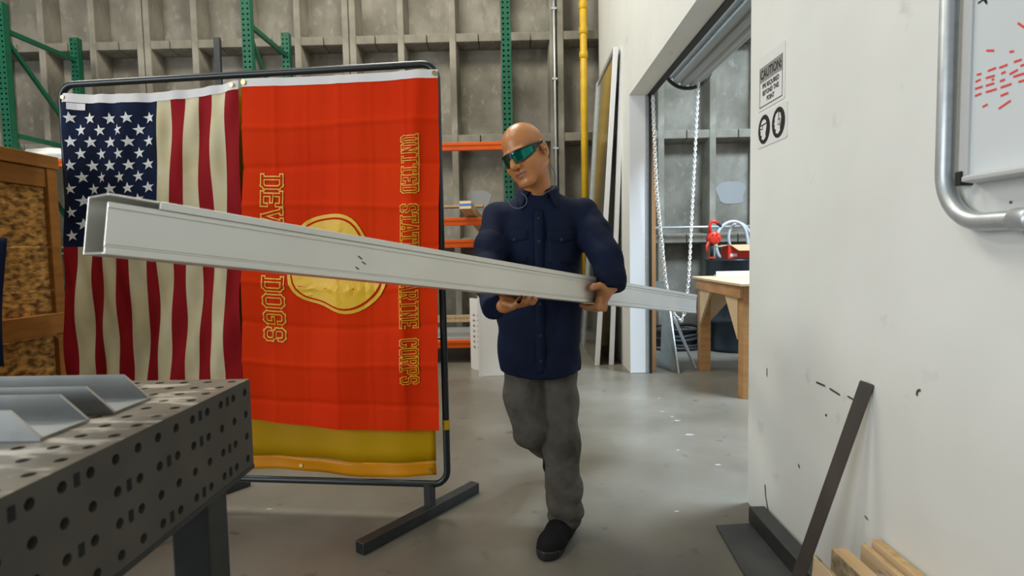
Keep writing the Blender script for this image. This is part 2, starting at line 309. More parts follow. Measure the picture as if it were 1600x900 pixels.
# ================================================================ GREEN PALLET RACK
YF, YR = 5.75, 6.78
rack = thing('pallet_rack', 'green upright pallet rack with orange beams along the concrete wall', 'rack', (-2.5, 6.25, 0))
RXS = [onY(4, 120, YF)[0], onY(385, 60, YF)[0], onY(791, 100, YF)[0]]; RH = onY(452, 54, YR)[2]
def perforated(mb, O, U, Vv, W, H, nu, nv, rr, depth, rot=0.0, mi=0, rows_off=0.0, seg=8, fit=True):
    """a plate W x H with nu x nv round holes; each hole has a wall going in"""
    U = np.array(U, float); Vv = np.array(Vv, float); N = np.cross(U, Vv); O = np.array(O, float); du, dv = W/nu, H/nv
    for i in range(nu):
        for j in range(nv):
            c = O+U*(i+0.5)*du+Vv*(j+0.5)*dv; vs = []
            for k in range(seg):
                a = 2*PI*(k+0.5)/seg; ca, sa = math.cos(a), math.sin(a); t = 1/max(abs(ca), abs(sa))
                vs.append(c+U*ca*t*du/2+Vv*sa*t*dv/2)
            for k in range(seg):
                a = 2*PI*(k+0.5)/seg; vs.append(c+(U*math.cos(a)+Vv*math.sin(a))*rr)
            for k in range(seg):
                a = 2*PI*(k+0.5)/seg; vs.append(c+(U*math.cos(a)+Vv*math.sin(a))*rr-N*depth)
            # corners for seg=8 lie off the cell corner: snap the four diagonals' neighbours with corner verts
            cs = [c+U*sx*du/2+Vv*sy*dv/2 for sx, sy in ((1, 1), (-1, 1), (-1, -1), (1, -1))]; vs += cs
            fs = []; q = seg//4
            for k in range(seg):
                k2 = (k+1) % seg
                fs.append((k, k2, seg+k2, seg+k)); fs.append((seg+k, seg+k2, 2*seg+k2, 2*seg+k))
            for s4 in range(4):
                lo = s4*q+q//2-1; hi = lo+1; fs.append((lo % seg, 3*seg+s4, hi % seg))
            mb.add(vs, fs, mi)
CW = 0.09
def column(x, y, face):
    mb = MB(); nv = int(RH/0.05)
    perforated(mb, (x-CW/2, y, 0), (1, 0, 0), (0, 0, 1), CW, RH, 2, nv, 0.0105, 0.004)
    mb.box((x-CW/2, y+0.002, 0), (x-CW/2+0.004, y+0.075, RH)); mb.box((x+CW/2-0.004, y+0.002, 0), (x+CW/2, y+0.075, RH)); mb.box((x-CW/2, y+0.07, 0), (x+CW/2, y+0.075, RH), 1)  # near-black back plate paints the shade seen through the holes
    mb.box((x-0.07, y-0.02, 0), (x+0.07, y+0.1, 0.008))
    return mb.build('upright_column', [M_green, M_dark], rack, fix=False)
for i, x in enumerate(RXS):
    column(x, YF, 1); column(x, YR-0.07, 1)
    zs = [0.25, 1.15, 2.05, onY(60, 222, 6.2)[2], RH-0.28]
    zs = [0.25, 1.2, onY(60, 222, 6.2)[2], RH-0.25]
    for z in zs: MB().beam((x, YF+0.03, z), (x, YR-0.03, z), 0.035, 0.045).build('brace', M_green, rack)
    for a, b in ((0, 1), (2, 1)): MB().beam((x, YF+0.03, zs[a]), (x, YR-0.03, zs[b]), 0.03, 0.04).build('brace', M_green, rack)
    MB().beam((x, YF+0.03, RH-0.3), (x, YR-0.03, zs[2]+0.05), 0.03, 0.04).build('brace', M_green, rack)
def rbeam(y, z, h, M=M_orange, x0=RXS[1], x1=RXS[2], name='shelf_beam', d=0.05):
    mb = MB(); mb.box((x0+CW/2, y-d/2, z-h/2), (x1-CW/2, y+d/2, z+h/2)); mb.box((x0+CW/2, y-d/2-0.006, z+h/2-0.03), (x1-CW/2, y-d/2, z+h/2)); return mb.build(name, M, rack, bevel=0.004)
for py in (229, 346, 380, 537):
    z = onY(735, py, YF)[2]; rbeam(YF+0.0, z, 0.075)
    if py in (380, 537): rbeam(YR-0.05, z, 0.075)
zlow = onY(735, 537, YF)[2]; MB().box((RXS[1], YF+0.03, zlow+0.035), (RXS[2], YR-0.08, zlow+0.05)).build('shelf_deck', M_galv, rack)
zm = onY(735, 497, YR-0.1)[2]; rbeam(YR-0.12, zm, 0.08, M_pine)
zp = onY(700, 323, YR-0.2)[2]; MB().box((RXS[1]+0.05, YR-0.3, zp-0.012), (RXS[2]-0.3, YR-0.06, zp+0.008)).build('shelf_deck', M_pine, rack)
p = onY(727, 320, 5.5); q = onY(762, 380, YF); q = np.array([onY(764, 366, 6.7)[0], 6.7, q[2]+0.0375+0.06])
lm = thing('lumber_pack', 'tan lumber pack with a blue striped end tilted on the orange rack', 'lumber', q)
MB().beam(p, q, 0.11, 0.075).build('timber', M_pine, lm, bevel=0.003); d = (q-p)/np.linalg.norm(q-p)
MB().beam(p-d*0.003, p+d*0.004, 0.112, 0.022).build('blue_stripe', M_blue, lm)
MB().beam(p-d*0.001, p+d*0.004, 0.111, 0.0755).build('end_face', M_ply, lm)
ZS1 = onY(60, 262, 6.0)[2]
for y in (YF, YR-0.05): rbeam(y, ZS1, 0.075, x0=RXS[0], x1=RXS[1])
MB().box((RXS[0]+0.05, YF+0.03, ZS1+0.036), (RXS[1]-0.05, YR-0.08, ZS1+0.05)).build('shelf_deck', M_galv, rack)
x = onY(339.5, 100, 6.86)[0]; zt = onY(339, 58, 6.86)[2]; bp = thing('black_post', 'black slotted steel post standing by the concrete between the rack frames', 'post', (x, 6.86, 0))
mb = MB(); mb.box((x-0.035, 6.86, 0), (x+0.035, 6.865, zt)).box((x-0.035, 6.865, 0), (x-0.03, 6.9, zt)).box((x+0.03, 6.865, 0), (x+0.035, 6.9, zt)); mb.build('angle', M_black, bp); MB().box((x-0.07, 6.82, 0), (x+0.07, 6.94, 0.01)).build('base_plate', M_black, bp)
# sheets standing before the rack
pt = thing('perforated_panel', 'white perforated metal panel standing on edge before the rack', 'panel', onZ(752, 586, 0))
b0, b1 = onZ(739, 577, 0), onZ(752, 579, 0); zt = onY(745, 466, b0[1])[2]; mb = MB(); W = np.linalg.norm(b1-b0); U = (b1-b0)/W
mb.box((0, 0, 0), (0, 0, 0)); mb = MB(); perforated(mb, b0, U, (0, 0, 1), W, zt*0.28, 1, 1, 0.001, 0.001)
perforated(mb, b0+np.array([0, 0, zt*0.28]), U, (0, 0, 1), W, zt*0.52, 2, 7, 0.014, 0.012); perforated(mb, b0+np.array([0, 0, zt*0.8]), U, (0, 0, 1), W, zt*0.2, 1, 1, 0.001, 0.001)
mb.build('sheet', M_white, pt, fix=False); MB().beam(b0+np.array([0, 0.03, 0.002]), b0+np.array([0, 0.03, zt]), 0.004, 0.05, up=U).build('return_flange', M_white, pt); MB().hexa([b0+np.array([0, .03, 0]), b1+np.array([0, .03, 0]), b1+np.array([0, .034, 0]), b0+np.array([0, .034, 0]), b0+np.array([0, .03, zt]), b1+np.array([0, .03, zt]), b1+np.array([0, .034, zt]), b0+np.array([0, .034, zt])]).build('backing', M_pine, pt)
b0, b1 = onZ(752, 588, 0), onZ(790, 587, 0); zt = onY(752, 460, b0[1])[2]; wp = thing('white_panel', 'plain white metal panel leaning behind the walking man', 'panel', b0)
MB().hexa([b0, b1, b1+[0, .012, 0], b0+[0, .012, 0], b0+[0, .03, zt], b1+[0, .03, zt-.03], b1+[0, .042, zt-.03], b0+[0, .042, zt]]).build('sheet', M_white, wp, bevel=0.003)
MB().beam(b0+np.array([-0.006, 0.004, 0]), b0+np.array([-0.006, 0.036, zt]), 0.012, 0.03, up=(1, 0, 0)).build('edge_return', M_trim, wp)

# ================================================================ PANELS LEANING ON THE WHITE WALL
def lean(name, label, fx, fy, topx, topy, wtop, Mface, Medge, ye, th=0.02):
    b = onZ(fx, fy, 0); tx = WX-0.03-wtop; t = onX(topx, topy, tx); t[1] = max(b[1], min(t[1], b[1]+0.3)); t = onY(topx, topy, t[1])
    o = thing(name, label, 'panel', b, 'framed panels leaning on the white wall'); n = np.array([-1, 0, 0.0])
    dy = np.array([0, ye-b[1], 0])
    MB().hexa([b, b+[th, 0, 0], b+dy+[th, 0, 0], b+dy, t, t+[th, 0, 0], t+dy+[th, 0, 0], t+dy]).build('sheet', Mface, o)
    e = 0.035
    MB().hexa([b-[0.012, e, 0], b+[th+.012, -e, 0], b+[th+.012, 0, 0], b-[0.012, 0, 0], t-[.012, e, 0], t+[th+.012, -e, 0], t+[th+.012, 0, 0], t-[.012, 0, 0]]).build('stile', Medge, o, bevel=0.003)
    b2, t2 = b+dy, t+dy
    MB().hexa([b2-[0.02, 0.1, 0], b2+[th+.012, -.1, 0], b2+[th+.012, 0, 0], b2-[0.02, 0, 0], t2-[.02, .1, 0], t2+[th+.012, -.1, 0], t2+[th+.012, 0, 0], t2-[.02, 0, 0]]).build('stile', M_galv, o, bevel=0.003)
    MB().hexa([t-[.014, 0, .04], t+[th+.014, 0, -.04], t+dy+[th+.014, 0, -.04], t+dy-[.014, 0, .04], t-[.014, 0, 0], t+[th+.014, 0, 0], t+dy+[th+.014, 0, 0], t+dy-[.014, 0, 0]]).build('top_rail', M_galv, o)
lean('framed_board', 'outermost shiny framed sheet leaning on the white wall behind the man', 931, 570, 960, 75, 0.045, M_mirror, M_trim, 6.72)
lean('framed_board', 'inner pale edged sheet leaning between the shiny panel and white wall', 953, 569, 971, 75, 0.01, M_mirror, M_trim, 6.7)

# ================================================================ WELDING SCREEN AND FLAGS
Z1 = 1.0
fa, fb = onZ(562, 866, 0), onZ(743, 768, 0); base = fa+(fb-fa)*0.555
PRb = np.array([onY(692.5, 500, base[1])[0], base[1], 0]); ztop = onY(688, 99, PRb[1])[2]
PL = onZ(95, 133, ztop); PL = np.array([PL[0], PL[1], 0]); zbot = onY(688, 757, PRb[1])[2]
FD = (PRb-PL); FW = np.linalg.norm(FD); FD = FD/FW; FN = np.array([FD[1], -FD[0], 0.0])      # FN faces the camera side
if np.dot(FN, EYE-PL) < 0: FN = -FN
def FP(u, z, n=0.0): return np.array([PL[0], PL[1], 0])+FD*u+FN*n+np.array([0, 0, z])
def uz(px, py, n=0.0):
    p = onP(px, py, PL+FN*n, FN); return float(np.dot(p-PL, FD)), float(p[2])
ws = thing('welding_screen', 'black tube welding screen frame with amber curtain behind the flags', 'screen', base)
def rr_path(u0, u1, z0, z1, r):
    P = []
    for (cu, czz, a0) in ((u1-r, z1-r, 0), (u0+r, z1-r, 90), (u0+r, z0+r, 180), (u1-r, z0+r, 270)):
        P += [FP(cu+r*math.cos(math.radians(a0+t)), czz+r*math.sin(math.radians(a0+t))) for t in range(0, 91, 15)]
    return P
MB().tube(rr_path(0, FW, zbot, ztop, 0.06), 0.0145, 12, closed=True).build('frame', M_frame, ws, smooth=True)
FDir = (fb-fa)/np.linalg.norm(fb-fa)
for off, nm in ((0, 0), (-(FW-0.55), 1)):
    s = np.append((FD*off)[:2], 0); o = MB(); o.beam(fa+s+[0, 0, .0235], fb+s+[0, 0, .0235], 0.046, 0.046); f_ = o.build('foot', M_black, ws, bevel=0.003)
    MB().beam(fa+s+[0, 0, .0235]-FDir*0.001, fa+s+[0, 0, .0235]+FDir*0.004, 0.036, 0.036).build('end_shade', M_dark, f_)  # dark plate on the solid foot, painted shade of a hollow end
    st = base+s; MB().beam(st+[0, 0, 0.03], st+[0, 0, zbot+0.005], 0.034, 0.034, up=FDir).build('stub_post', M_black, ws)
u0, z0 = uz(120, 740); 
def curt(a, b, lo, hi):
    u = 0.05+a*(FW-0.1); z = lo+(hi-lo)*b
    return FP(u, z-0.012*math.sin(a*PI*3)*max(0.0, 1-(z-zc)/0.4), -0.006+0.007*math.sin(a*17+b*2)+0.004*math.sin(a*43))
zc = zbot+0.035
cu = MB().grid(lambda a, b: curt(a, b, zc+0.06, ztop-0.05), 60, 30).build('curtain', M_curt, ws, smooth=True, solid=0.002)
MB().grid(lambda a, b: curt(a, b, zc, zc+0.06)+FN*0.002, 60, 4).build('hem', M_curthem, cu, smooth=True, solid=0.003)
for a in (0.02, 0.3, 0.62, 0.985): p = curt(a, 0.4, zc, zc+0.06); MB().tube([p+FN*0.001, p+FN*0.008], 0.009, 10).build('grommet', M_brass, cu)
for z in (0.75, 1.55): MB().beam(FP(FW-0.055, z), FP(FW, z), 0.006, 0.006).build('tie', M_black, ws)
pz = onY(690, 663, PRb[1])[2]
MB().tube([FP(FW, pz-0.02), FP(FW, pz+0.02)], 0.0156, 12).build('brand_sticker', M_yellow, ws)

# --- cloth surfaces: corner pixels -> (u, z), bilinear, plus folds
class Cloth:
    def __init__(s, tl, tr, bl, br, n0, fold, topsag=0.0, botsag=0.0):
        s.c = [np.array(uz(*q, n0)) for q in (tl, tr, bl, br)]; s.n0 = n0; s.fold = fold; s.ts = topsag; s.bs = botsag
    def at(s, a, b, off=0.0):       # a: 0..1 across, b: 0..1 down
        tl, tr, bl, br = s.c; p = (tl*(1-a)+tr*a)*(1-b)+(bl*(1-a)+br*a)*b
        sag = 4*a*(1-a); z = p[1]-sag*(s.ts*(1-b)+s.bs*b)
        du, dn = s.fold(a, b); return FP(p[0]+du, z, s.n0+dn+off)
def us_fold(a, b):
    g = 0.35+0.65*b
    dn = 0.013*math.sin(a*21+1.2*b+0.6)*g+0.009*math.sin(a*39-2.5*b)*g+0.006*math.sin(11*b+7*a)+0.0052*math.sin(34*(a+0.6*b)+math.sin(9*b))+0.0035*math.sin(61*(a-0.25*b)+2*math.sin(7*b))
    return 0.006*math.sin(9*b+5*a)*min(1, 3*b), dn
def red_fold(a, b):
    dn = 0.006*math.sin(a*9+2.2*b+1)*(0.4+b)+0.003*math.sin(a*23+b*3)
    for k in range(1, 9):                                   # packing creases across
        t = b-k/8.6-0.006*math.sin(a*5+k); dn += 0.0042*math.exp(-(t/0.005)**2)*(1 if k % 2 else -1)+0.0046*max(0, 1-abs(t)/0.06)*(1 if k % 2 else -1)
    for k in range(1, 6):
        t = a-k/6.0-0.004*math.sin(b*9+k); dn += 0.0030*math.exp(-(t/0.008)**2)+0.0040*max(0, 1-abs(t)/0.07)*(1 if k % 2 else -1)
    dn += 0.013*math.exp(-((a-0.9+0.10*b)/0.035)**2)*(0.5+0.5*math.sin(3*b+0.5)); return 0.004*math.sin(7*b), dn
us = Cloth((98, 159), (374.5, 139), (106, 712), (378, 690), 0.046, us_fold, 0.022)
ug = thing('american_flag', 'stars and stripes flag hung vertically at the left of the screen', 'flag', us.at(0, 1))
NS = 13*6; NVU = 70; CANT = 0.395
def usmi(i, j):
    st = i//6; b = (j+0.5)/NVU
    return 2 if (st < 7 and b < CANT) else st % 2
cb = MB(); cb.grid(lambda a, b: us.at(a, b), NS, NVU, usmi); cb.build('cloth', [M_red, M_cream, M_navy], ug, smooth=True, fix=False)
hd = lambda c: (lambda a, b: c.at(a, -0.022+0.024*b, 0.002))
MB().grid(hd(us), 40, 1).build('heading_band', M_head, ug, smooth=True)
st = MB(); star = 0.0265
asp = np.linalg.norm(us.at(1, .5)-us.at(0, .5))/np.linalg.norm(us.at(.5, 1)-us.at(.5, 0)); CW7 = 7/13
for r in range(11):
    n = 5 if r % 2 == 0 else 4
    for k in range(n):
        ca = CW7*((2*k+1 if n == 5 else 2*k+2))/10.0; cbv = 0.012+CANT*(r+1)/12.0*0.985; vs = []
        for t in range(10):
            an = PI/2+t*PI/5+0.12; rad = star if t % 2 == 0 else star*0.40
            vs.append(us.at(ca+rad*math.cos(an)/(us.c[1][0]-us.c[0][0]), cbv-rad*math.sin(an)/(us.c[0][1]-us.c[2][1]), 0.0025))
        vs.append(us.at(ca, cbv, 0.003)); MB().add(vs, [(10, t, (t+1) % 10) for t in range(10)]).build('star', M_star, ug, fix=False)
def tagmesh(c, a0, a1, b0, b1, off): return MB().grid(lambda a, b: c.at(a0+(a1-a0)*a, b0+(b1-b0)*b, off), 4, 2)
tagmesh(us, 0.045, 0.135, 0.004, 0.022, 0.005).build('care_label', M_head, ug)
for c, g_, xs in ((us, ug, (0.02, 0.97)),):
    for a in xs: p = c.at(a, -0.01, 0.004); MB().tube([p, p+FN*0.005], 0.008, 10).build('grommet', M_brass, g_)
rf = Cloth((378, 135), (684, 120), (381, 654), (685, 673), 0.042, red_fold, 0.004, 0.018)
rg = thing('red_flag', 'red orange flag with yellow varsity lettering turned sideways beside the striped flag', 'flag', rf.at(1, 1))
MB().grid(lambda a, b: rf.at(a, b), 96, 150).build('cloth', M_poly, rg, smooth=True, fix=False)
MB().grid(lambda a, b: rf.at(a, -0.021+0.023*b, 0.002), 40, 1).build('heading_band', M_head, rg, smooth=True)
for a in (0.985, 0.015): p = rf.at(a, -0.01, 0.004); MB().tube([p, p+FN*0.006], 0.010, 10).build('grommet', M_brass, rg)
# block letters: strokes on a 4 x 6 grid with clipped corners and slab serifs
LT = {'U': [[(0.2, 6), (1.4, 6)], [(2.6, 6), (3.8, 6)], [(.8, 6), (.8, .8), (1.4, 0), (2.6, 0), (3.2, .8), (3.2, 6)]],
 'N': [[(0, 6), (.8, 6)], [(.8, 0), (.8, 6), (3.2, 0), (3.2, 6)], [(.2, 0), (1.4, 0)], [(2.6, 6), (3.8, 6)]],
 'I': [[(1, 6), (3, 6)], [(2, 6), (2, 0)], [(1, 0), (3, 0)]],
 'T': [[(.2, 4.8), (.2, 6), (3.8, 6), (3.8, 4.8)], [(2, 6), (2, 0)], [(1.2, 0), (2.8, 0)]],
 'E': [[(.2, 6), (3.6, 6), (3.6, 4.8)], [(.8, 6), (.8, 0)], [(.2, 0), (3.6, 0), (3.6, 1.2)], [(.8, 3), (2.6, 3)]],
 'D': [[(.2, 6), (2.8, 6), (3.5, 5.2), (3.5, .8), (2.8, 0), (.2, 0)], [(.9, 6), (.9, 0)]],
 'S': [[(3.4, 4.6), (3.4, 5.3), (2.8, 6), (1.2, 6), (.6, 5.3), (.6, 3.7), (1.2, 3), (2.8, 3), (3.4, 2.3), (3.4, .7), (2.8, 0), (1.2, 0), (.6, .7), (.6, 1.4)]],
 'A': [[(.5, 0), (1.8, 6), (2.2, 6), (3.5, 0)], [(1, 2), (3, 2)], [(0, 0), (1.1, 0)], [(2.9, 0), (4, 0)]],
 'M': [[(.6, 0), (.6, 6), (2, 2.6), (3.4, 6), (3.4, 0)], [(0, 0), (1.1, 0)], [(2.9, 0), (4, 0)]],
 'R': [[(.2, 6), (2.8, 6), (3.4, 5.3), (3.4, 3.7), (2.8, 3), (.9, 3)], [(.9, 6), (.9, 0)], [(.2, 0), (1.5, 0)], [(2.2, 3), (3.3, 0), (3.9, 0)]],
 'C': [[(3.4, 4.4), (3.4, 5.3), (2.8, 6), (1.2, 6), (.6, 5.3), (.6, .7), (1.2, 0), (2.8, 0), (3.4, .7), (3.4, 1.6)]],
 'O': [[(1.2, 6), (2.8, 6), (3.4, 5.3), (3.4, .7), (2.8, 0), (1.2, 0), (.6, .7), (.6, 5.3), (1.2, 6)]],
 'P': [[(.2, 6), (2.8, 6), (3.4, 5.3), (3.4, 3.5), (2.8, 2.8), (.9, 2.8)], [(.9, 6), (.9, 0)], [(.2, 0), (1.6, 0)]],
 'G': [[(3.4, 4.4), (3.4, 5.3), (2.8, 6), (1.2, 6), (.6, 5.3), (.6, .7), (1.2, 0), (2.8, 0), (3.4, .7), (3.4, 2.6), (2.2, 2.6)]],
 'V': [[(.4, 6), (1.9, 0), (2.1, 0), (3.6, 6)], [(0, 6), (1.1, 6)], [(2.9, 6), (4, 6)]],
 'L': [[(.2, 6), (1.6, 6)], [(.9, 6), (.9, 0)], [(.2, 0), (3.6, 0), (3.6, 1.6)]]}
def strokes(word, P0, adv, hgt, wd, fn):
    """reading direction runs down the cloth, letter tops point to the right. fn(a_right, down) -> point"""
    mb = MB(); sx = adv*0.84/4; sy = hgt/6
    for i, ch in enumerate(word):
        if ch == ' ': continue
        for pl in LT[ch]:
            pts = [np.array((P0[1]+i*adv+adv*0.08+x*sx, P0[0]+y*sy)) for x, y in pl]      # (down, right)
            for p, q in zip(pts[:-1], pts[1:]):
                d = q-p; L = np.linalg.norm(d); d = d/L; nrm = np.array((-d[1], d[0]))*wd/2; p = p-d*wd/2; q = q+d*wd/2; n = max(1, int(L/0.012)); vs = []
                for k in range(n+1):
                    c = p+(q-p)*k/n; vs += [fn(*(c+nrm)[::-1]), fn(*(c-nrm)[::-1])]
                mb.add(vs, [(2*k, 2*k+1, 2*k+3, 2*k+2) for k in range(n)])
    return mb
rW = np.linalg.norm(rf.at(1, .5)-rf.at(0, .5)); rH = np.linalg.norm(rf.at(.5, 1)-rf.at(.5, 0))
def ab(px, py):                                                      # photo pixel -> cloth (a, b) by a few fixed-point steps
    u, z = uz(px, py, 0.042); a = b = 0.5
    for _ in range(8):
        tl, tr, bl, br = rf.c; L = tl*(1-b)+bl*b; Rr = tr*(1-b)+br*b; a = (u-L[0])/(Rr[0]-L[0]); T = tl*(1-a)+tr*a; B = bl*(1-a)+br*a; b = (z-T[1])/(B[1]-T[1])
    return a, b
for word, top, bot, ph, wd in (('DEVIL DOGS', (409, 270), (416, 532), 29, 0.019), ('UNITED STATES MARINE CORPS', (628, 210), (629, 598), 24, 0.0125)):
    (a0, b0), (a1, b1) = ab(*top), ab(*bot); n = len(word); adv = (b1-b0)*rH/n; hg = (ab(top[0]+ph, top[1])[0]-a0)*rW
    f = lambda off: (lambda r, d: rf.at(a0+(a1-a0)*(d/((b1-b0)*rH))+r/rW, b0+d/rH, off))
    for i, chh in enumerate(word):
        if chh == ' ': continue
        lo_ = strokes(chh, (0, i*adv), adv, hg, wd, f(0.0035)).build('letter', M_gold, rg, fix=False)
        strokes(chh, (0, i*adv), adv, hg, wd*0.44, f(0.0055)).build('letter_fill', M_polyink, lo_, fix=False)
# plain rounded printed patch in the middle of the flag
(ac, bc) = ab(524, 410); 
def patch(scale, off, M, nm):
    n = 48; mb = MB(); R_ = [0.165*scale*(1+0.10*math.sin(2*t+0.6)+0.07*math.sin(3*t)+0.04*math.sin(5*t+1)) for t in [2*PI*k/n for k in range(n)]]
    def pt(k, s): t = 2*PI*k/n; return rf.at(ac+R_[k % n]*s*math.cos(t)*1.20/rW, bc+R_[k % n]*s*math.sin(t)*1.28/rH, off)
    for s in range(8):
        vs = [pt(k, s/8) for k in range(n)]+[pt(k, (s+1)/8) for k in range(n)]; mb.add(vs, [(k, (k+1) % n, n+(k+1) % n, n+k) for k in range(n)])
    mb.build(nm, M, rg, fix=False)
patch(1.0, 0.004, M_gold, 'print_outline'); patch(0.93, 0.006, M_polyink, 'print_gap'); patch(0.89, 0.008, M_gold, 'print_patch')

# ================================================================ WOODEN CRATE AT THE LEFT
YC = 2.66; XC = onY(96, 420, YC)[0]; cr = thing('wooden_crate', 'stained timber crate with strand board sides at the left edge', 'crate', (XC-0.5, YC-0.5, 0))
zt = onX(96, 252, XC)[2]; Y0 = YC-1.1; X1 = XC-1.0
def cb_(name, a, b, M, bev=0.003): return MB().box(a, b).build(name, M, cr, bevel=bev)
cb_('top_rail', (XC-0.09, Y0, zt-0.045), (XC+0.012, YC+0.012, zt+0.012), M_crate); cb_('top_rail', (X1, Y0, zt-0.045), (X1+0.09, YC, zt), M_crate)
cb_('top_rail', (X1+.09, YC-0.06, zt-0.045), (XC-0.09, YC, zt), M_crate)
cb_('apron', (XC-0.03, Y0, zt-0.13), (XC, YC, zt-0.046), M_crate)
for y in (YC-0.055, Y0): cb_('post', (XC-0.05, y, 0), (XC+0.008, y+0.055, zt-0.046), M_crate); cb_('post', (X1, y, 0), (X1+0.05, y+0.055, zt-0.046), M_crate)
ys = [onX(50, q, XC)[2] for q in (385, 455, 494, 529)]
for lo, hi in ((ys[0]+0.004, zt-0.13), (ys[1]+0.004, ys[0]-0.004), (ys[3]+0.02, ys[1]-0.004), (0.08, ys[3]-0.006)): cb_('strand_board', (XC-0.03, Y0, lo), (XC-0.012, YC-0.05, hi), M_osb, 0.002)
cb_('mid_rail', (XC-0.012, Y0, ys[3]+0.002), (XC+0.014, YC-0.012, ys[2]), M_crate)
cb_('bottom_rail', (XC-0.012, Y0, 0), (XC+0.012, YC, 0.09), M_crate)
cb_('strand_board', (X1+0.05, YC-0.03, 0.05), (XC-0.05, YC-0.012, zt-0.1), M_osb); cb_('strand_board', (X1+0.012, Y0, 0.05), (X1+0.03, YC-0.05, zt-0.1), M_osb)
cb_('inner_floor', (X1+0.03, Y0, 0.02), (XC-0.03, YC-0.03, 0.04), M_osb)
hj = thing('dark_jacket', 'dark navy cloth hanging on the crate at the picture edge', 'cloth', onX(2, 560, XC+0.03))
def jk(a, b): 
    p = onX(-40+50*a-8*math.sin(b*3)*(1-a)-3*(1-b), 372+200*b, XC+0.055); return p+np.array([0.018*math.sin(a*9+b*3), 0, 0])
MB().grid(jk, 16, 24).build('cloth', M_navy, hj, smooth=True, solid=0.006)
PKX = onY(78, 240, 6.15)[0]; PKZ = ZS1+0.05; PKH = onY(78, 229, 6.1)[2]-PKZ
pk = thing('wrapped_goods', 'pale plastic wrapped bundle on the rack shelf beyond the crate', 'bundle', (PKX, 6.2, PKZ))
def bun(a, b):
    t = a*2*PI; s = b*PI; rr = 1+0.08*math.sin(5*t+3*s)+0.05*math.sin(9*s); return np.array([PKX+0.30*math.cos(t)*math.sin(s)*rr, 6.2+0.22*math.sin(t)*math.sin(s)*rr, PKZ+PKH/2*(1-math.cos(s)*(0.92+0.08*rr))])
MB().grid(bun, 28, 14).build('wrap', M_paper, pk, smooth=True)

# ================================================================ WELDING FIXTURE TABLE
TZ = 0.85; c0 = onZ(390, 592, TZ); TX, TY = c0[0], c0[1]; TT = TZ-onX(396, 727, TX)[2]
tb = thing('fixture_table', 'dark steel welding table with rows of round holes', 'table', (TX-0.5, TY-0.7, 0))
TWX, TWY = 1.0, 1.45
mb = MB(); perforated(mb, (TX-TWX, TY-TWY, TZ), (1, 0, 0), (0, 1, 0), TWX, TWY, 20, 29, 0.0085, 0.014, seg=12); mb.build('top_plate', M_tbl, tb, fix=False)
mb = MB(); perforated(mb, (TX, TY-TWY, TZ-TT), (0, 1, 0), (0, 0, 1), TWY, TT, 30, 4, 0.0078, 0.014, seg=12); mb.build('side_plate', M_tblside, tb, fix=False)
mb = MB(); perforated(mb, (TX, TY, TZ-TT), (-1, 0, 0), (0, 0, 1), TWX, TT, 20, 4, 0.008, 0.014, seg=8); mb.build('end_plate', M_tblside, tb, fix=False)
MB().box((TX-TWX+0.01, TY-TWY+0.01, TZ-TT+0.004), (TX-0.014, TY-0.014, TZ-0.014)).build('inner_shade', M_dark, tb)  # solid near-black block, painted shade seen through the holes
MB().box((TX-TWX, TY-TWY, TZ-TT-0.006), (TX+0.001, TY+0.001, TZ-TT+0.003)).build('bottom_flange', M_black, tb)
for (x, y) in ((TX-0.055, TY-0.115), (TX-0.055, TY-TWY+0.1), (TX-TWX+0.1, TY-0.115), (TX-TWX+0.1, TY-TWY+0.1)):
    MB().box((x-0.036, y-0.036, 0), (x+0.036, y+0.036, TZ-TT-0.006)).build('leg', M_black, tb, bevel=0.004)
mk = MB()
for i in range(2, 29, 2):
    for j in (0, 1, 2, 3):
        if (i*7+j*3) % 5 > 2: continue
        y = TY-TWY+(i)*TWY/30; zz = TZ-(j+0.5)*TT/4; mk.add([(TX+0.0006, y-0.005, zz-0.009), (TX+0.0006, y+0.005, zz-0.009), (TX+0.0006, y+0.005, zz+0.009), (TX+0.0006, y-0.005, zz+0.009)], [(0, 1, 2, 3)])
mk.build('scale_marks', M_dark, tb, fix=False)['kind'] = 'stuff'
# two aluminium channels on the table, ends cut at 45 degrees
for nm, f1, f2, hq, lb in (('A', (237, 625), (177, 648.5), (196, 585), 'farther aluminium channel with slanted ends lying on the holed table'), ('B', (142, 659), (61, 690), (95, 616), 'nearer aluminium channel with slanted ends lying on the holed table')):
    p, q = onZ(*f1, TZ), onZ(*f2, TZ); xe = (p[0]+q[0])/2; ya, yb = q[1], p[1]; h = onY(*hq, p[1])[2]-TZ; x0 = xe-0.85; t = 0.005
    ch = thing('aluminium_channel', lb, 'channel', (xe-0.4, (ya+yb)/2, TZ), 'aluminium channels on the table')
    MB().box((x0, ya, TZ+0.0005), (xe, yb, TZ+t)).build('web', M_alu2, ch)
    for y in (ya, yb-t): MB().prism([(x0, y, TZ+t), (xe, y, TZ+t), (xe-h*0.95, y, TZ+h), (x0, y, TZ+h)], (0, t, 0)).build('flange', M_alu2, ch)

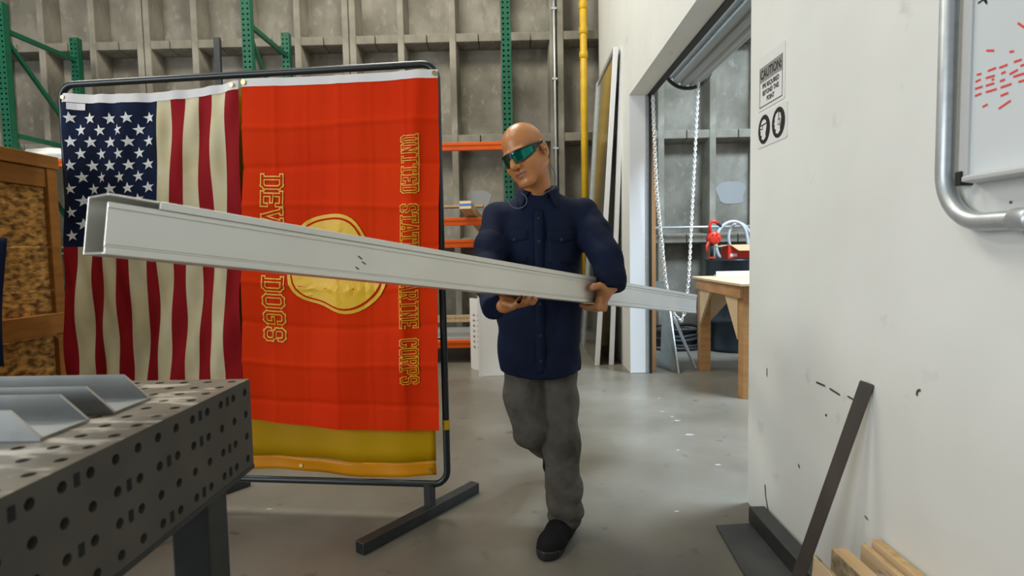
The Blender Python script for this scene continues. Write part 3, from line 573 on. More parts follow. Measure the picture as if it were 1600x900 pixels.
# ================================================================ RIGHT WALL FITTINGS
def onwall(px, py, off=0.0): return onX(px, py, WX-off)
def sign(name, label, c4, group=None):
    """c4: tl, tr, bl, br pixels on the wall -> frame O, U(right), V(down) in metres"""
    P = [onwall(*q) for q in c4]; yl = (P[0][1]+P[2][1])/2; yr = (P[1][1]+P[3][1])/2; zt_ = (P[0][2]+P[1][2])/2; zb = (P[2][2]+P[3][2])/2
    o = thing(name, label, 'sign', (WX, (yl+yr)/2, zb)); wd, ht = yl-yr, zt_-zb
    def W(x, y, off=0.001): return np.array([WX-off, yl-x*wd, zb+y*ht])
    return o, W, wd, ht
def poly(W, pts, off, M, nm, par): MB().add([W(x, y, off) for x, y in pts], [tuple(range(len(pts)))]).build(nm, M, par, fix=False)
def rrect(x0, y0, x1, y1, r=0.04, n=4):
    P = []
    for cx_, cy_, a0 in ((x1-r, y1-r, 0), (x0+r, y1-r, 90), (x0+r, y0+r, 180), (x1-r, y0+r, 270)): P += [(cx_+r*math.cos(math.radians(a0+90*k/n)), cy_+r*math.sin(math.radians(a0+90*k/n))) for k in range(n+1)]
    return P
def wtext(W, wd, ht, body, size, x, y, off, M, par, sx=1.0):
    vs, fs = text_verts(body, size); MB().add([W(x+v[0]*sx/wd, y+v[1]/ht, off) for v in vs], fs).build('lettering', M, par, fix=False)
so, W, wd, ht = sign('caution_sign', 'white caution notice with grey band stuck on the white wall', ((1184, 96), (1227, 61), (1186, 178), (1228, 150)))
MB().prism([W(x, y, 0.0) for x, y in rrect(0, 0, 1, 1)], (-0.002, 0, 0)).build('sheet', M_paper, so)
for a, b, c, d in ((0.08, 0.06, 0.92, 0.075), (0.08, 0.06, 0.092, 0.80), (0.908, 0.06, 0.92, 0.80)): poly(W, [(a, b), (c, b), (c, d), (a, d)], 0.0028, M_inkblk, 'border', so)
poly(W, [(0.08, 0.52), (0.92, 0.52), (0.92, 0.80), (0.08, 0.80)], 0.0026, M_grey, 'band', so)
wtext(W, wd, ht, 'CAUTION:', ht*0.235, 0.5, 0.58, 0.0032, M_inkblk, so, sx=wd*0.80/(ht*0.235*4.9))
for i, tx in enumerate(('PPE REQUIRED', 'BEYOND THIS', 'POINT')): wtext(W, wd, ht, tx, ht*0.125, 0.5, 0.395-0.13*i, 0.0032, M_inkblk, so, sx=wd*0.78/(ht*0.125*8.2))
so, W, wd, ht = sign('protection_sign', 'white sign with two black head symbols below the caution notice', ((1184, 183), (1231, 153), (1184, 235), (1231, 212)))
MB().prism([W(x, y, 0.0) for x, y in rrect(0, 0, 1, 1, 0.06)], (-0.002, 0, 0)).build('sheet', M_paper, so)
for k, cxx in enumerate((0.25, 0.73)):
    rx, ry = 0.215, 0.42
    rx = ry*ht/wd*0.98 if ry*ht/wd < 0.24 else 0.235
    poly(W, [(cxx+rx*math.cos(a), 0.5+ry*math.sin(a)) for a in [2*PI*i/32 for i in range(32)]], 0.0026, M_inkblk, 'disc', so)
    hsc = 0.86
    hp = [(-.45, -.72), (-.40, -.45), (-.62, -.40), (-.66, -.22), (-.58, -.12), (-.76, -.02), (-.62, .15), (-.62, .42), (-.42, .70), (-.02, .82), (.38, .66), (.52, .30), (.42, -.10), (.30, -.35), (.34, -.66), (-.05, -.86)]
    poly(W, [(cxx+x*rx*hsc, 0.5+y*ry*hsc) for x, y in hp], 0.0030, M_paper, 'head_symbol', so)
    g = [(-.66, .06), (-.20, .02), (-.16, .28), (.54, .32), (.54, .40), (-.62, .36)] if k == 0 else [(-.06, -.18), (.28, -.18), (.30, .22), (.16, .24), (.12, .78), (.02, .78), (.06, .24), (-.06, .22)]
    poly(W, [(cxx+x*rx, 0.5+y*ry) for x, y in g], 0.0034, M_inkblk, 'symbol_line', so)
    if k == 0: poly(W, [(cxx+x*rx, 0.5+y*ry) for x, y in [(-.58, .12), (-.26, .09), (-.24, .27), (-.56, .29)]], 0.0038, M_paper, 'symbol_lens', so)
    else: poly(W, [(cxx+x*rx, 0.5+y*ry) for x, y in [(.0, -.12), (.22, -.12), (.24, .16), (.0, .16)]], 0.0038, M_paper, 'symbol_cup', so)
# whiteboard
wb = thing('whiteboard', 'whiteboard with red marker dashes on the white wall at right', 'whiteboard', (WX, 0.8, 1.2))
XWB = WX-0.018; yl = onX(1505, 150, XWB)[1]; zb = onX(1515, 278, XWB)[2]; yr = 0.15; zt = 2.35
MB().box((XWB, yr, zb), (WX-0.001, yl, zt)).build('board', M_wb, wb)
fw = yl-onX(1519, 150, XWB)[1]
for a, b in (((XWB-0.006, yl-fw, zb), (WX-0.001, yl, zt)), ((XWB-0.006, yr, zb), (WX-0.001, yr+fw, zt)), ((XWB-0.006, yr, zt-fw), (WX-0.001, yl, zt))): MB().box(a, b).build('frame', M_wbframe, wb, bevel=0.002)
MB().hexa([(XWB-0.045, yr, zb-0.012), (WX-0.001, yr, zb-0.012), (WX-0.001, yl-0.018, zb-0.012), (XWB-0.045, yl-0.062, zb-0.012), (XWB-0.045, yr, zb-0.002), (WX-0.001, yr, zb+0.012), (WX-0.001, yl-0.018, zb+0.012), (XWB-0.045, yl-0.062, zb-0.002)]).build('tray', M_wbframe, wb, bevel=0.002)
MB().box((XWB-0.012, yl-0.014, zb-0.014), (WX-0.001, yl+0.002, zb+0.016)).build('corner_cap', M_rubber, wb, bevel=0.002)
mk = MB(); blk = MB()
def stroke(m, a, b, wd=0.006):
    p, q = onX(*a, XWB-0.0008), onX(*b, XWB-0.0008); d = q-p; n = np.array([0, -d[2], d[1]]); n = n/np.linalg.norm(n)*wd/2; m.add([p-n, p+n, q+n, q-n], [(0, 1, 2, 3)])
for a, b in (((1541, 79), (1553, 79)), ((1577, 81), (1584, 80)), ((1590, 36), (1605, 46)), ((1526, 117), (1533, 115)), ((1543, 111), (1556, 106)), ((1561, 106), (1574, 101)), ((1584, 97), (1596, 93)), ((1594, 103), (1606, 99)),
             ((1524, 128), (1532, 124)), ((1540, 122), (1554, 118)), ((1564, 115), (1571, 112)), ((1577, 116), (1590, 109)), ((1523, 139), (1535, 135)), ((1540, 134), (1553, 130)), ((1562, 127), (1570, 124)), ((1583, 120), (1606, 113)),
             ((1523, 150), (1533, 146)), ((1540, 144), (1557, 139)), ((1563, 137), (1580, 131)), ((1591, 128), (1606, 124)), ((1563, 150), (1575, 145)), ((1560, 170), (1579, 157)), ((1535, 167), (1543, 163)), ((1549, 125), (1553, 123))):
    mk = MB(); stroke(mk, a, b, 0.0042); mk.build('red_mark', M_ink, wb, fix=False)
for a, b in (((1528, 5), (1537, -1)), ((1535, -4), (1542, 6)), ((1540, -2), (1541, 4))): stroke(blk, a, b, 0.004)
blk.build('black_marks', M_inkblk, wb, fix=False)['kind'] = 'stuff'
# conduit with a sweep
XC2 = WX-0.028; v0 = onX(1482, 60, XC2); h0 = onX(1598, 343, XC2); yv, zh, Rb = v0[1], h0[2], 0.115
path = [(XC2, yv, 2.6), (XC2, yv, zh+Rb)]+[(XC2, yv-Rb+Rb*math.cos(a), zh+Rb-Rb*math.sin(a)) for a in [PI/2*k/12 for k in range(1, 12)]]+[(XC2, yv-Rb, zh), (XC2, 0.3, zh)]
cd_ = thing('bent_conduit', 'galvanised conduit bent around the corner of the whiteboard', 'conduit', (XC2, yv, zh))
MB().tube(path, 0.0185, 16).build('conduit_run', M_galv, cd_, smooth=True)
yc = h0[1]+0.004; MB().tube([(XC2, yc+0.014, zh), (XC2, yc+0.012, zh), (XC2, yc-0.02, zh), (XC2, yc-0.03, zh)], [0.019, 0.0225, 0.0225, 0.0225], 16).build('coupling', M_galv, cd_, smooth=True)
MB().box((XC2-0.002, yc-0.022, zh-0.03), (WX-0.0005, yc-0.008, zh+0.03)).build('strap', M_galv, cd_)

# ================================================================ STEEL AND OFFCUTS BY THE WALL
pl = [onZ(1119, 823), onZ(1192, 819), onZ(1300, 930), onZ(1180, 930)]; pl[1][0] = min(pl[1][0], 0.93); pl[2][0] = min(pl[2][0], 0.93)
tag(MB().prism([p+[0, 0, 0.001] for p in pl], (0, 0, 0.006)).build('steel_plate', M_plate, bevel=0.001), 'flat dark steel plate lying on the floor by the wall', 'plate')
te = onZ(1172, 802, 0.008); tt = thing('steel_tube', 'black square steel tube lying along the foot of the white wall', 'tube', te)
x0, x1 = WX-0.073, WX-0.008; y1 = onX(1175, 789, WX-0.05)[1]-0.02; zt = 0.072
MB().box((x0, 1.76, 0.0075), (x1, y1, zt)).build('tube_body', M_black, tt, bevel=0.005); MB().box((x0+.006, y1-0.003, 0.014), (x1-.006, y1+0.001, zt-0.006)).build('end_shade', M_dark, tt)  # solid body; dark end plate paints the shade of the bore
tp = onX(1355, 598, WX-0.012); bt = onZ(1232, 945, 0.012); bt[0] = min(bt[0], WX-0.10)
lb_ = thing('leaning_bar', 'long dark steel flat bar leaning against the white wall', 'bar', bt)
MB().beam(bt, tp, 0.036, 0.012, up=(-0.62, -0.78, 0.0)).build('bar', M_rust, lb_, bevel=0.0015)
dd = (tp-bt)/np.linalg.norm(tp-bt)
# offcuts stood on edge along the wall
def offcut(nm, lbl, px, py, X, th, M, Me, ylen, tilt=0.0):
    c = onX(px, py, X); h = c[2]; y1 = c[1]; o = thing(nm, lbl, 'board', (X, y1-ylen/2, 0), 'wood offcuts stood by the wall')
    MB().hexa([(X-tilt, y1-ylen, 0), (X-tilt+th, y1-ylen, 0), (X-tilt+th, y1, 0), (X-tilt, y1, 0), (X, y1-ylen, h), (X+th, y1-ylen, h), (X+th, y1, h), (X, y1, h)]).build('board', M, o, bevel=0.0015)
    MB().hexa([(X+.001, y1-ylen, h), (X+th-.001, y1-ylen, h), (X+th-.001, y1-.001, h), (X+.001, y1-.001, h), (X+.002, y1-ylen, h+.0015), (X+th-.002, y1-ylen, h+.0015), (X+th-.002, y1-.002, h+.0015), (X+.002, y1-.002, h+.0015)]).build('sawn_edge', Me, o)
offcut('plywood_offcut', 'tallest plywood offcut with tan edge nearest the white wall', 1362, 843, WX-0.032, 0.022, M_ply, M_plyedge, 0.7, 0.01)
offcut('plywood_offcut', 'wide pale plywood offcut standing second from the wall', 1345, 848, WX-0.062, 0.012, M_ply, M_plyedge, 0.7, 0.008)
offcut('lumber_offcut', 'short thick lumber offcut with grimy side among the plywood', 1299, 857, WX-0.150, 0.042, M_oldwood, M_pine, 0.6, 0.01)
offcut('plywood_offcut', 'lowest pale plywood offcut beside the leaning steel bar', 1271, 868, WX-0.185, 0.010, M_ply, M_oldwood, 0.6, 0.02)
offcut('lumber_offcut', 'small wood block end leaning on the pale plywood', 1362, 891, WX-0.104, 0.028, M_pine, M_oldwood, 0.3, 0.0)

# ================================================================ ROOM BEYOND THE DOORWAY
bx0 = 1.60; by0, by1 = onZ(1165, 622)[1]-0.03, onZ(1100, 578)[1]+0.04; bz = onX(1090, 432, bx0)[2]; bx1 = bx0+0.9
wbn = thing('workbench', 'pine workbench with triangular braces beyond the doorway', 'bench', (bx0+0.45, (by0+by1)/2, 0))
def wbx(n, a, b, M=M_bench): return MB().box(a, b).build(n, M, wbn, bevel=0.003)
wbx('bench_top', (bx0-0.04, by0-0.05, bz-0.02), (bx1+0.04, by1+0.05, bz), M_ply)
wbx('apron', (bx0-0.022, by0, bz-0.11), (bx0, by1, bz-0.021)); wbx('apron', (bx1-0.038, by0, bz-0.11), (bx1, by1, bz-0.021)); wbx('apron', (bx0+0.04, by0, bz-0.11), (bx1-0.04, by0+0.038, bz-0.021)); wbx('apron', (bx0+0.04, by1-0.038, bz-0.11), (bx1-0.04, by1, bz-0.021))
for x in (bx0, bx1-0.09):
    for y in (by0, by1-0.09): wbx('leg', (x, y, 0), (x+0.09, y+0.09, bz-0.021))
for y, s in ((by0+0.09, 1), (by1-0.09, -1)):
    MB().prism([(bx0+0.01, y, bz-0.11), (bx0+0.01, y+s*0.27, bz-0.11), (bx0+0.01, y, bz-0.42)], (-0.018, 0, 0)).build('gusset', M_ply, wbn)
    MB().prism([(bx0+0.09, (by0 if s > 0 else by1-0.02), bz-0.11), (bx0+0.38, (by0 if s > 0 else by1-0.02), bz-0.11), (bx0+0.09, (by0 if s > 0 else by1-0.02), bz-0.42)], (0, 0.02, 0)).build('gusset', M_ply, wbn)
# drum with a hand pump
DY = 6.3; DX = onY(1101, 470, DY)[0]+0.30; dzt = onY(1120, 405, DY)[2]
dr = thing('oil_drum', 'black steel drum behind the workbench beyond the doorway', 'drum', (DX, DY, 0))
MB().lathe([(0.28, 0), (0.3, 0.02), (0.29, 0.04), (0.29, dzt*.33-.02), (0.305, dzt*.33), (0.29, dzt*.33+.02), (0.29, dzt*.66-.02), (0.305, dzt*.66), (0.29, dzt*.66+.02), (0.29, dzt-.03), (0.3, dzt-.012), (0.297, dzt), (0.28, dzt), (0.277, dzt-.012)], (DX, DY, 0), 40).build('drum_body', M_drum, dr, smooth=True)
MB().tube([(DX+0.15, DY-0.1, dzt-0.014), (DX+0.15, DY-0.1, dzt+0.01)], 0.035, 12).build('bung', M_galv, dr)
def py_(px, py, Y=6.2): return onY(px, py, Y)
pm = thing('drum_pump', 'red rotary hand pump standing on the black drum', 'pump', py_(1112, 404))
MB().tube([py_(1112, 405), py_(1112, 378)], 0.02, 12).build('down_pipe', M_rubber, pm, smooth=True)
MB().tube([py_(1112, 404), py_(1112, 401)], 0.034, 14).build('base_flange', M_redplast, pm)
c = py_(1115, 372); MB().tube([c+[0, 0.05, 0], c+[0, 0.045, 0], c+[0, -0.03, 0], c+[0, -0.04, 0]], [0.06, 0.068, 0.068, 0.055], 24).build('pump_body', M_redplast, pm, smooth=True)
for k in range(6): a = 2*PI*k/6; q = c+np.array([0.045*math.cos(a), -0.042, 0.045*math.sin(a)]); MB().tube([q, q+[0, -0.01, 0]], 0.007, 6).build('bolt', M_redplast, pm)
MB().tube([py_(1109, 364), py_(1109, 354), py_(1110, 349), py_(1113, 346), py_(1117, 346), py_(1121, 349)], 0.017, 10).build('spout', M_redplast, pm, smooth=True)
MB().tube([py_(1121, 349), py_(1127, 354)], 0.015, 8).build('nozzle', M_rubber, pm)
MB().tube([py_(1107, 378, 6.14), py_(1104, 385, 6.13), py_(1105, 395, 6.12)], 0.012, 8).build('crank', M_redplast, pm, smooth=True)
HY = 6.44
hs = thing('pump_hose', 'pale grey hose looped on top of the black drum', 'hose', py_(1130, 402))
def arc(pts, n=30):
    P = np.array(pts); t = np.linspace(0, 1, len(P)); tt = np.linspace(0, 1, n); out = []
    for k in range(3): 
        co = np.polyfit(t, P[:, k], min(len(P)-1, 5)); out.append(np.polyval(co, tt))
    return np.array(out).T
MB().tube(arc([py_(1126, 403, HY), py_(1119, 385, HY), py_(1125, 358, HY), py_(1145, 346, HY), py_(1163, 356, HY), py_(1169, 385, HY)]), 0.017, 10).build('loop', M_hose, hs, smooth=True)
MB().tube(arc([py_(1143, 388, 6.5), py_(1139, 366, 6.5), py_(1147, 351, 6.5), py_(1160, 350, 6.5), py_(1172, 365, 6.5)]), 0.015, 10).build('loop', M_hose, hs, smooth=True)
bxp = py_(1137, 402, 6.1); bx_ = thing('red_carton', 'red printed carton with open cardboard flaps on the black drum', 'box', bxp)
q0, q1 = py_(1138, 404, 6.1), py_(1178, 404, 6.1); hh = py_(1138, 383, 6.1)[2]-q0[2]; bot = max(q0[2], dzt+0.003)
MB().box((q0[0], 6.1, bot), (q1[0], 6.32, bot+hh)).build('carton', M_redplast, bx_); MB().box((q0[0]+.02, 6.098, bot+.02), (q0[0]+.09, 6.1, bot+.05)).build('print', M_paper, bx_)
zz = bot+hh; MB().hexa([(q0[0]+.02, 6.1, zz), (q1[0], 6.1, zz), (q1[0], 6.1, zz+.004), (q0[0]+.02, 6.1, zz+.004), (q0[0]+.08, 6.02, zz-.06), (q1[0], 6.02, zz-.06), (q1[0], 6.02, zz-.056), (q0[0]+.08, 6.02, zz-.056)]).build('flap', M_card, bx_)
MB().hexa([(q0[0], 6.1, zz), (q0[0], 6.3, zz), (q0[0], 6.3, zz+.004), (q0[0], 6.1, zz+.004), (q0[0]-.09, 6.1, zz-.02), (q0[0]-.09, 6.3, zz-.02), (q0[0]-.09, 6.3, zz-.016), (q0[0]-.09, 6.1, zz-.016)]).build('flap', M_card, bx_)
t0 = onY(1117, 425, by1-0.02); t0[2] = bz; tr = thing('metal_profile', 'pale grey metal profile lying on the workbench', 'profile', t0)
MB().box((t0[0], t0[1]-.03, bz+.001), (t0[0]+0.6, t0[1]+.03, bz+.012)).build('web', M_galv, tr); MB().box((t0[0], t0[1]-.034, bz+.001), (t0[0]+0.6, t0[1]-.03, bz+.045)).build('flange', M_white, tr)
# coil of black hose on the floor
hc = thing('hose_coil', 'coil of black hose lying on the floor beyond the doorway', 'hose', onZ(1055, 528)); c = onZ(1048, 540); c[1] = 6.2
for k in range(7):
    r = 0.27-0.018*(k % 3); zc_ = 0.02+0.034*k; MB().tube([(c[0]+0.012*math.sin(k*2.1)+r*math.cos(a), c[1]+0.22+r*0.9*math.sin(a), zc_+0.008*math.sin(3*a+k)) for a in [2*PI*i/44 for i in range(44)]], 0.017, 8, closed=True).build('loop', M_rubber, hc, smooth=True)
# cut sheets leaning on the back of the wall
def sheet(nm, lbl, corners, th, M, holes=None):
    o = thing(nm, lbl, 'sheet', corners[0]); n = np.cross(corners[1]-corners[0], corners[-1]-corners[0]); n = n/np.linalg.norm(n)*th
    return o, n
A = onZ(1060, 584); B = onZ(1022, 566); Bx = max(B[0], WX+WT+0.01); B[0] = Bx
T1 = onY(1040, 440, 5.55); T0 = np.array([WX+WT+0.06, 5.75, T1[2]]); B = np.array([WX+WT+0.07, 5.72, 0.0])
so, n = sheet('cut_sheet', 'grey metal sheet with a notch leaning by the doorway', [A, T1, T0, B], 0.006, M_alu2)
def bl(u, v): return (A*(1-u)+B*u)*(1-v)+(T1*(1-u)+T0*u)*v
MB().prism([bl(0, 0), bl(0, 1), bl(1, 1), bl(1, .75), bl(.25, .62), bl(.42, .16), bl(1, .16), bl(1, 0)], n).build('sheet', M_alu2, so)
MB().beam(A+[0.004, -0.004, 0], T1+[0.004, -0.004, 0], 0.012, 0.012).build('bright_edge', M_galv, so)
a, b = onZ(1087, 577), onY(1044, 474, 5.6); o = thing('leaning_rod', 'slim bright metal rod slanting to the floor beside the workbench leg', 'rod', a); MB().beam(a, b+(b-a)*0.35, 0.02, 0.02).build('rod', M_galv, o)
wl = thing('floor_board', 'flat orange brown board under the workbench beside the drum', 'board', onZ(1135, 545)); q = onZ(1112, 546); MB().box((q[0], q[1], 0.001), (q[0]+0.55, q[1]+0.14, 0.06)).build('board', M_crate, wl)
# ================================================================ CARRIED ALUMINIUM BEAM
BN, BF = onY(166, 349, 0.915), onY(1088, 475, 3.10)
BD = BF-BN; BLEN = np.linalg.norm(BD); BD /= BLEN
BNn = np.array([BD[1], -BD[0], 0.0]); BNn /= np.linalg.norm(BNn); BUp = np.cross(BNn, BD); BUp = BUp if BUp[2] > 0 else -BUp     # front normal, up
BH, BW, BT = 0.098, 0.09, 0.004
def BP(s, n, z): return BN+BD*s+BNn*n+BUp*z                     # z measured from the beam's middle height
al = thing('aluminium_beam', 'long pale aluminium box beam carried across by the man', 'beam', BP(BLEN/2, -BW/2, -BH/2))
def slab(n0, n1, z0, z1, name, s0=0.0, s1=BLEN, M=M_alu, bev=0.0012):
    return MB().hexa([BP(s0, n0, z0), BP(s0, n1, z0), BP(s1, n1, z0), BP(s1, n0, z0), BP(s0, n0, z1), BP(s0, n1, z1), BP(s1, n1, z1), BP(s1, n0, z1)]).build(name, M, al, bevel=bev)
h2 = BH/2
slab(-BT, 0, -h2+0.012, h2-0.014, 'front_wall'); slab(-BT, 0.003, h2-0.014, h2, 'front_lip', 0.075); slab(-BT, 0.003, -h2, -h2+0.012, 'front_lip')
slab(-BW, -BW+BT, -h2, h2, 'back_wall'); slab(-BW+BT, -BT, h2-BT, h2, 'top_wall', 0.0); slab(-BW+BT, -BT, -h2, -h2+BT, 'bottom_wall')
slab(0.0, 0.0022, h2-0.024, h2-0.019, 'front_groove_rib'); slab(0.0, 0.0018, -h2+0.016, -h2+0.019, 'front_groove_rib')
mk = MB()
for (x1_, y1_, x2_, y2_) in ((560, 400, 566, 405), (566, 409, 572, 413), (556, 417, 561, 421)):
    p = onP(x1_, y1_, BN+BNn*0.0008, BNn); q = onP(x2_, y2_, BN+BNn*0.0008, BNn); n = np.cross(q-p, BNn); n = n/np.linalg.norm(n)*0.0012; mk.add([p-n, p+n, q+n, q-n], [(0, 1, 2, 3)])
mk.build('pencil_marks', M_inkblk, al, fix=False)['kind'] = 'stuff'

# ================================================================ PERSON (signed distance shapes meshed with surface nets)
def nets(fn, lo, hi, h):
    lo = np.array(lo, float); hi = np.array(hi, float); n = np.ceil((hi-lo)/h).astype(int)+1
    ax = [lo[i]+h*np.arange(n[i]) for i in range(3)]
    X, Y, Z = np.meshgrid(*[a.astype(np.float32) for a in ax], indexing='ij')
    v = fn(X, Y, Z).astype(np.float32); ins = v < 0
    c = [(i, j, k) for i in (0, 1) for j in (0, 1) for k in (0, 1)]
    sl = lambda A, o: A[o[0]:n[0]-1+o[0], o[1]:n[1]-1+o[1], o[2]:n[2]-1+o[2]]
    cnt = sum(sl(ins, o).astype(np.int8) for o in c); act = (cnt > 0) & (cnt < 8); idx = np.argwhere(act)
    acc = np.zeros((len(idx), 3)); num = np.zeros(len(idx)); I, J, K = idx.T
    for o in c:
        for d in range(3):
            if o[d]: continue
            e = list(o); e[d] = 1
            a = v[I+o[0], J+o[1], K+o[2]]; b = v[I+e[0], J+e[1], K+e[2]]; cr_ = (a < 0) != (b < 0)
            t = np.where(cr_, a/np.where(cr_, a-b, 1), 0); p = np.tile(np.array(o, float), (len(idx), 1)); p[:, d] = t
            acc += p*cr_[:, None]; num += cr_
    P = lo+(idx+acc/num[:, None])*h
    vid = -np.ones(act.shape, int); vid[act] = np.arange(len(idx)); quads = []
    for d in range(3):
        A = np.moveaxis(ins, d, 0); diff = A[:-1] != A[1:]; fl = A[:-1]; q = np.argwhere(diff)
        u, w_ = [(1, 2), (2, 0), (0, 1)][d]; g = np.zeros_like(q); 
        oth = [i for i in range(3) if i != d]; g[:, d] = q[:, 0]; g[:, oth[0]] = q[:, 1]; g[:, oth[1]] = q[:, 2]
        ok = (g[:, u] > 0) & (g[:, w_] > 0) & (g[:, u] < n[u]-1) & (g[:, w_] < n[w_]-1); g = g[ok]; f_ = fl[diff][ok]
        def at(du, dw): t = g.copy(); t[:, u] -= du; t[:, w_] -= dw; return vid[t[:, 0], t[:, 1], t[:, 2]]
        Q = np.stack([at(1, 1), at(0, 1), at(0, 0), at(1, 0)], 1); Q[~f_] = Q[~f_][:, ::-1]; quads.append(Q)
    return P, np.concatenate(quads)
def sdf_obj(name, parts, mats, parent, pick=None, smooth_it=1):
    V_ = []; F_ = []; o = 0
    for fn, lo, hi, h in parts:
        P, Q = nets(fn, lo, hi, h); V_.append(P); F_.append(Q+o); o += len(P)
    P = np.concatenate(V_); Q = np.concatenate(F_)
    used, inv = np.unique(Q, return_inverse=True); P = P[used]; Q = inv.reshape(Q.shape)
    for _ in range(smooth_it):
        s = np.zeros_like(P); c = np.zeros(len(P))
        for k in range(4):
            a, b = Q[:, k], Q[:, (k+1) % 4]; np.add.at(s, a, P[b]); np.add.at(c, a, 1); np.add.at(s, b, P[a]); np.add.at(c, b, 1)
        P = P*0.45+0.55*s/np.maximum(c, 1)[:, None]
    me = bpy.data.meshes.new(name); me.from_pydata(P.tolist(), [], Q.tolist())
    for M in mats: me.materials.append(M)
    if pick is not None: me.polygons.foreach_set('material_index', pick(P[Q].mean(1)).astype(np.int32))
    me.polygons.foreach_set('use_smooth', [True]*len(me.polygons)); me.update()
    ob = bpy.data.objects.new(name, me); COL.objects.link(ob); attach(ob, parent); return ob
def smin(a, b, k): h = np.clip(0.5+0.5*(b-a)/k, 0, 1); return b*(1-h)+a*h-k*h*(1-h)
def smax(a, b, k): return -smin(-a, -b, k)
def cone(X, Y, Z, a, b, ra, rb):
    a = np.array(a, float); d = np.array(b, float)-a; px, py, pz = X-a[0], Y-a[1], Z-a[2]
    t = np.clip((px*d[0]+py*d[1]+pz*d[2])/np.dot(d, d), 0, 1)
    return np.sqrt((px-t*d[0])**2+(py-t*d[1])**2+(pz-t*d[2])**2)-(ra+(rb-ra)*t)
def ell(X, Y, Z, c, r):
    x, y, z = (X-c[0])/r[0], (Y-c[1])/r[1], (Z-c[2])/r[2]; k0 = np.sqrt(x*x+y*y+z*z); k1 = np.sqrt((x/r[0])**2+(y/r[1])**2+(z/r[2])**2); return k0*(k0-1)/(k1+1e-9)
def chain(X, Y, Z, pts, k=0.012):
    d = None
    for (a, ra), (b, rb_) in zip(pts[:-1], pts[1:]):
        e = cone(X, Y, Z, a, b, ra, rb_); d = e if d is None else smin(d, e, k)
    return d
def bbox(pts, r): P = np.array(pts); return P.min(0)-r, P.max(0)+r

man = thing('person', 'bald person in navy work shirt and mirrored sunglasses carrying the beam', 'person', (0.15, 2.25, 0))
# ---- head, in its own frame (face towards -Y), then posed
HC = onY(821, 241, 2.27); HS = 0.975
HR = np.array(Matrix.Rotation(math.radians(-33), 3, 'Z') @ Matrix.Rotation(math.radians(17), 3, 'X') @ Matrix.Rotation(math.radians(-17), 3, 'Y'))
def hw(p): return HC+HR@(np.array(p, float)*HS)
def head_sdf(X, Y, Z):
    px, py, pz = X-HC[0], Y-HC[1], Z-HC[2]
    x = (HR[0, 0]*px+HR[1, 0]*py+HR[2, 0]*pz)/HS; y = (HR[0, 1]*px+HR[1, 1]*py+HR[2, 1]*pz)/HS; z = (HR[0, 2]*px+HR[1, 2]*py+HR[2, 2]*pz)/HS; ax_ = np.abs(x)
    d = ell(x, y, z, (0, 0.012, 0.038), (0.077, 0.099, 0.086))
    d = smin(d, ell(x, y, z, (0, -0.022, -0.035), (0.064, 0.071, 0.080)), 0.02)
    d = smin(d, cone(ax_, y, z, (0.055, 0.012, -0.055), (0.020, -0.072, -0.099), 0.022, 0.017), 0.025)
    d = smin(d, ell(x, y, z, (0, -0.078, -0.104), (0.024, 0.020, 0.017)), 0.02)
    d = smin(d, ell(ax_, y, z, (0.044, -0.064, -0.030), (0.022, 0.018, 0.017)), 0.022)
    d = smin(d, cone(ax_, y, z, (0.010, -0.090, 0.020), (0.046, -0.074, 0.018), 0.011, 0.009), 0.016)
    d = smax(d, -ell(ax_, y, z, (0.031, -0.099, -0.002), (0.017, 0.014, 0.011)), 0.012)
    d = smin(d, ell(ax_, y, z, (0.031, -0.080, -0.002), (0.0125, 0.0125, 0.0115)), 0.004)
    d = smin(d, cone(x, y, z, (0, -0.091, 0.010), (0, -0.112, -0.031), 0.0095, 0.0145), 0.010)
    d = smin(d, ell(ax_, y, z, (0.0155, -0.099, -0.036), (0.0110, 0.012, 0.0095)), 0.006)
    d = smax(d, -ell(ax_, y, z, (0.007, -0.103, -0.046), (0.004, 0.006, 0.004)), 0.004)
    d = smin(d, ell(x, y, z, (0, -0.086, -0.066), (0.030, 0.014, 0.020)), 0.012)
    d = smin(d, cone(ax_, y, z, (0.003, -0.0985, -0.0625), (0.028, -0.083, -0.0640), 0.0055, 0.003), 0.004)
    d = smin(d, cone(ax_, y, z, (0.0, -0.097, -0.0755), (0.025, -0.084, -0.0685), 0.0065, 0.0035), 0.004)
    d = smax(d, -cone(ax_, y, z, (0, -0.1045, -0.0690), (0.031, -0.086, -0.0650), 0.0020, 0.0016), 0.002)
    d = smax(d, -cone(ax_, y, z, (0.020, -0.101, -0.040), (0.036, -0.084, -0.064), 0.002, 0.002), 0.008)
    d = smin(d, ell(ax_, y, z, (0.046, -0.030, -0.055), (0.020, 0.035, 0.032)), 0.03)
    ear = ell(ax_, y, z, (0.080, 0.020, -0.010), (0.009, 0.020, 0.033)); ear = smin(ear, ell(ax_, y, z, (0.074, 0.010, -0.038), (0.008, 0.009, 0.011)), 0.008)
    ear = smax(ear, -ell(ax_, y, z, (0.089, 0.012, -0.008), (0.008, 0.010, 0.019)), 0.004); d = smin(d, ear, 0.006)
    d = d*HS
    return smin(d, chain(X, Y, Z, [(hw((0, 0.022, -0.05)), 0.054), (NB, 0.060)]), 0.025)
TC = np.array([0.072, 2.37])                      # torso axis
NB = np.array([TC[0]+0.006, TC[1]-0.005, 1.315])
Rs, Ls = np.array([-0.088, 2.375, 1.240]), onY(913, 334, 2.375)
Re, Le = np.array([-0.122, 2.195, 1.030]), onY(948, 402, 2.26)
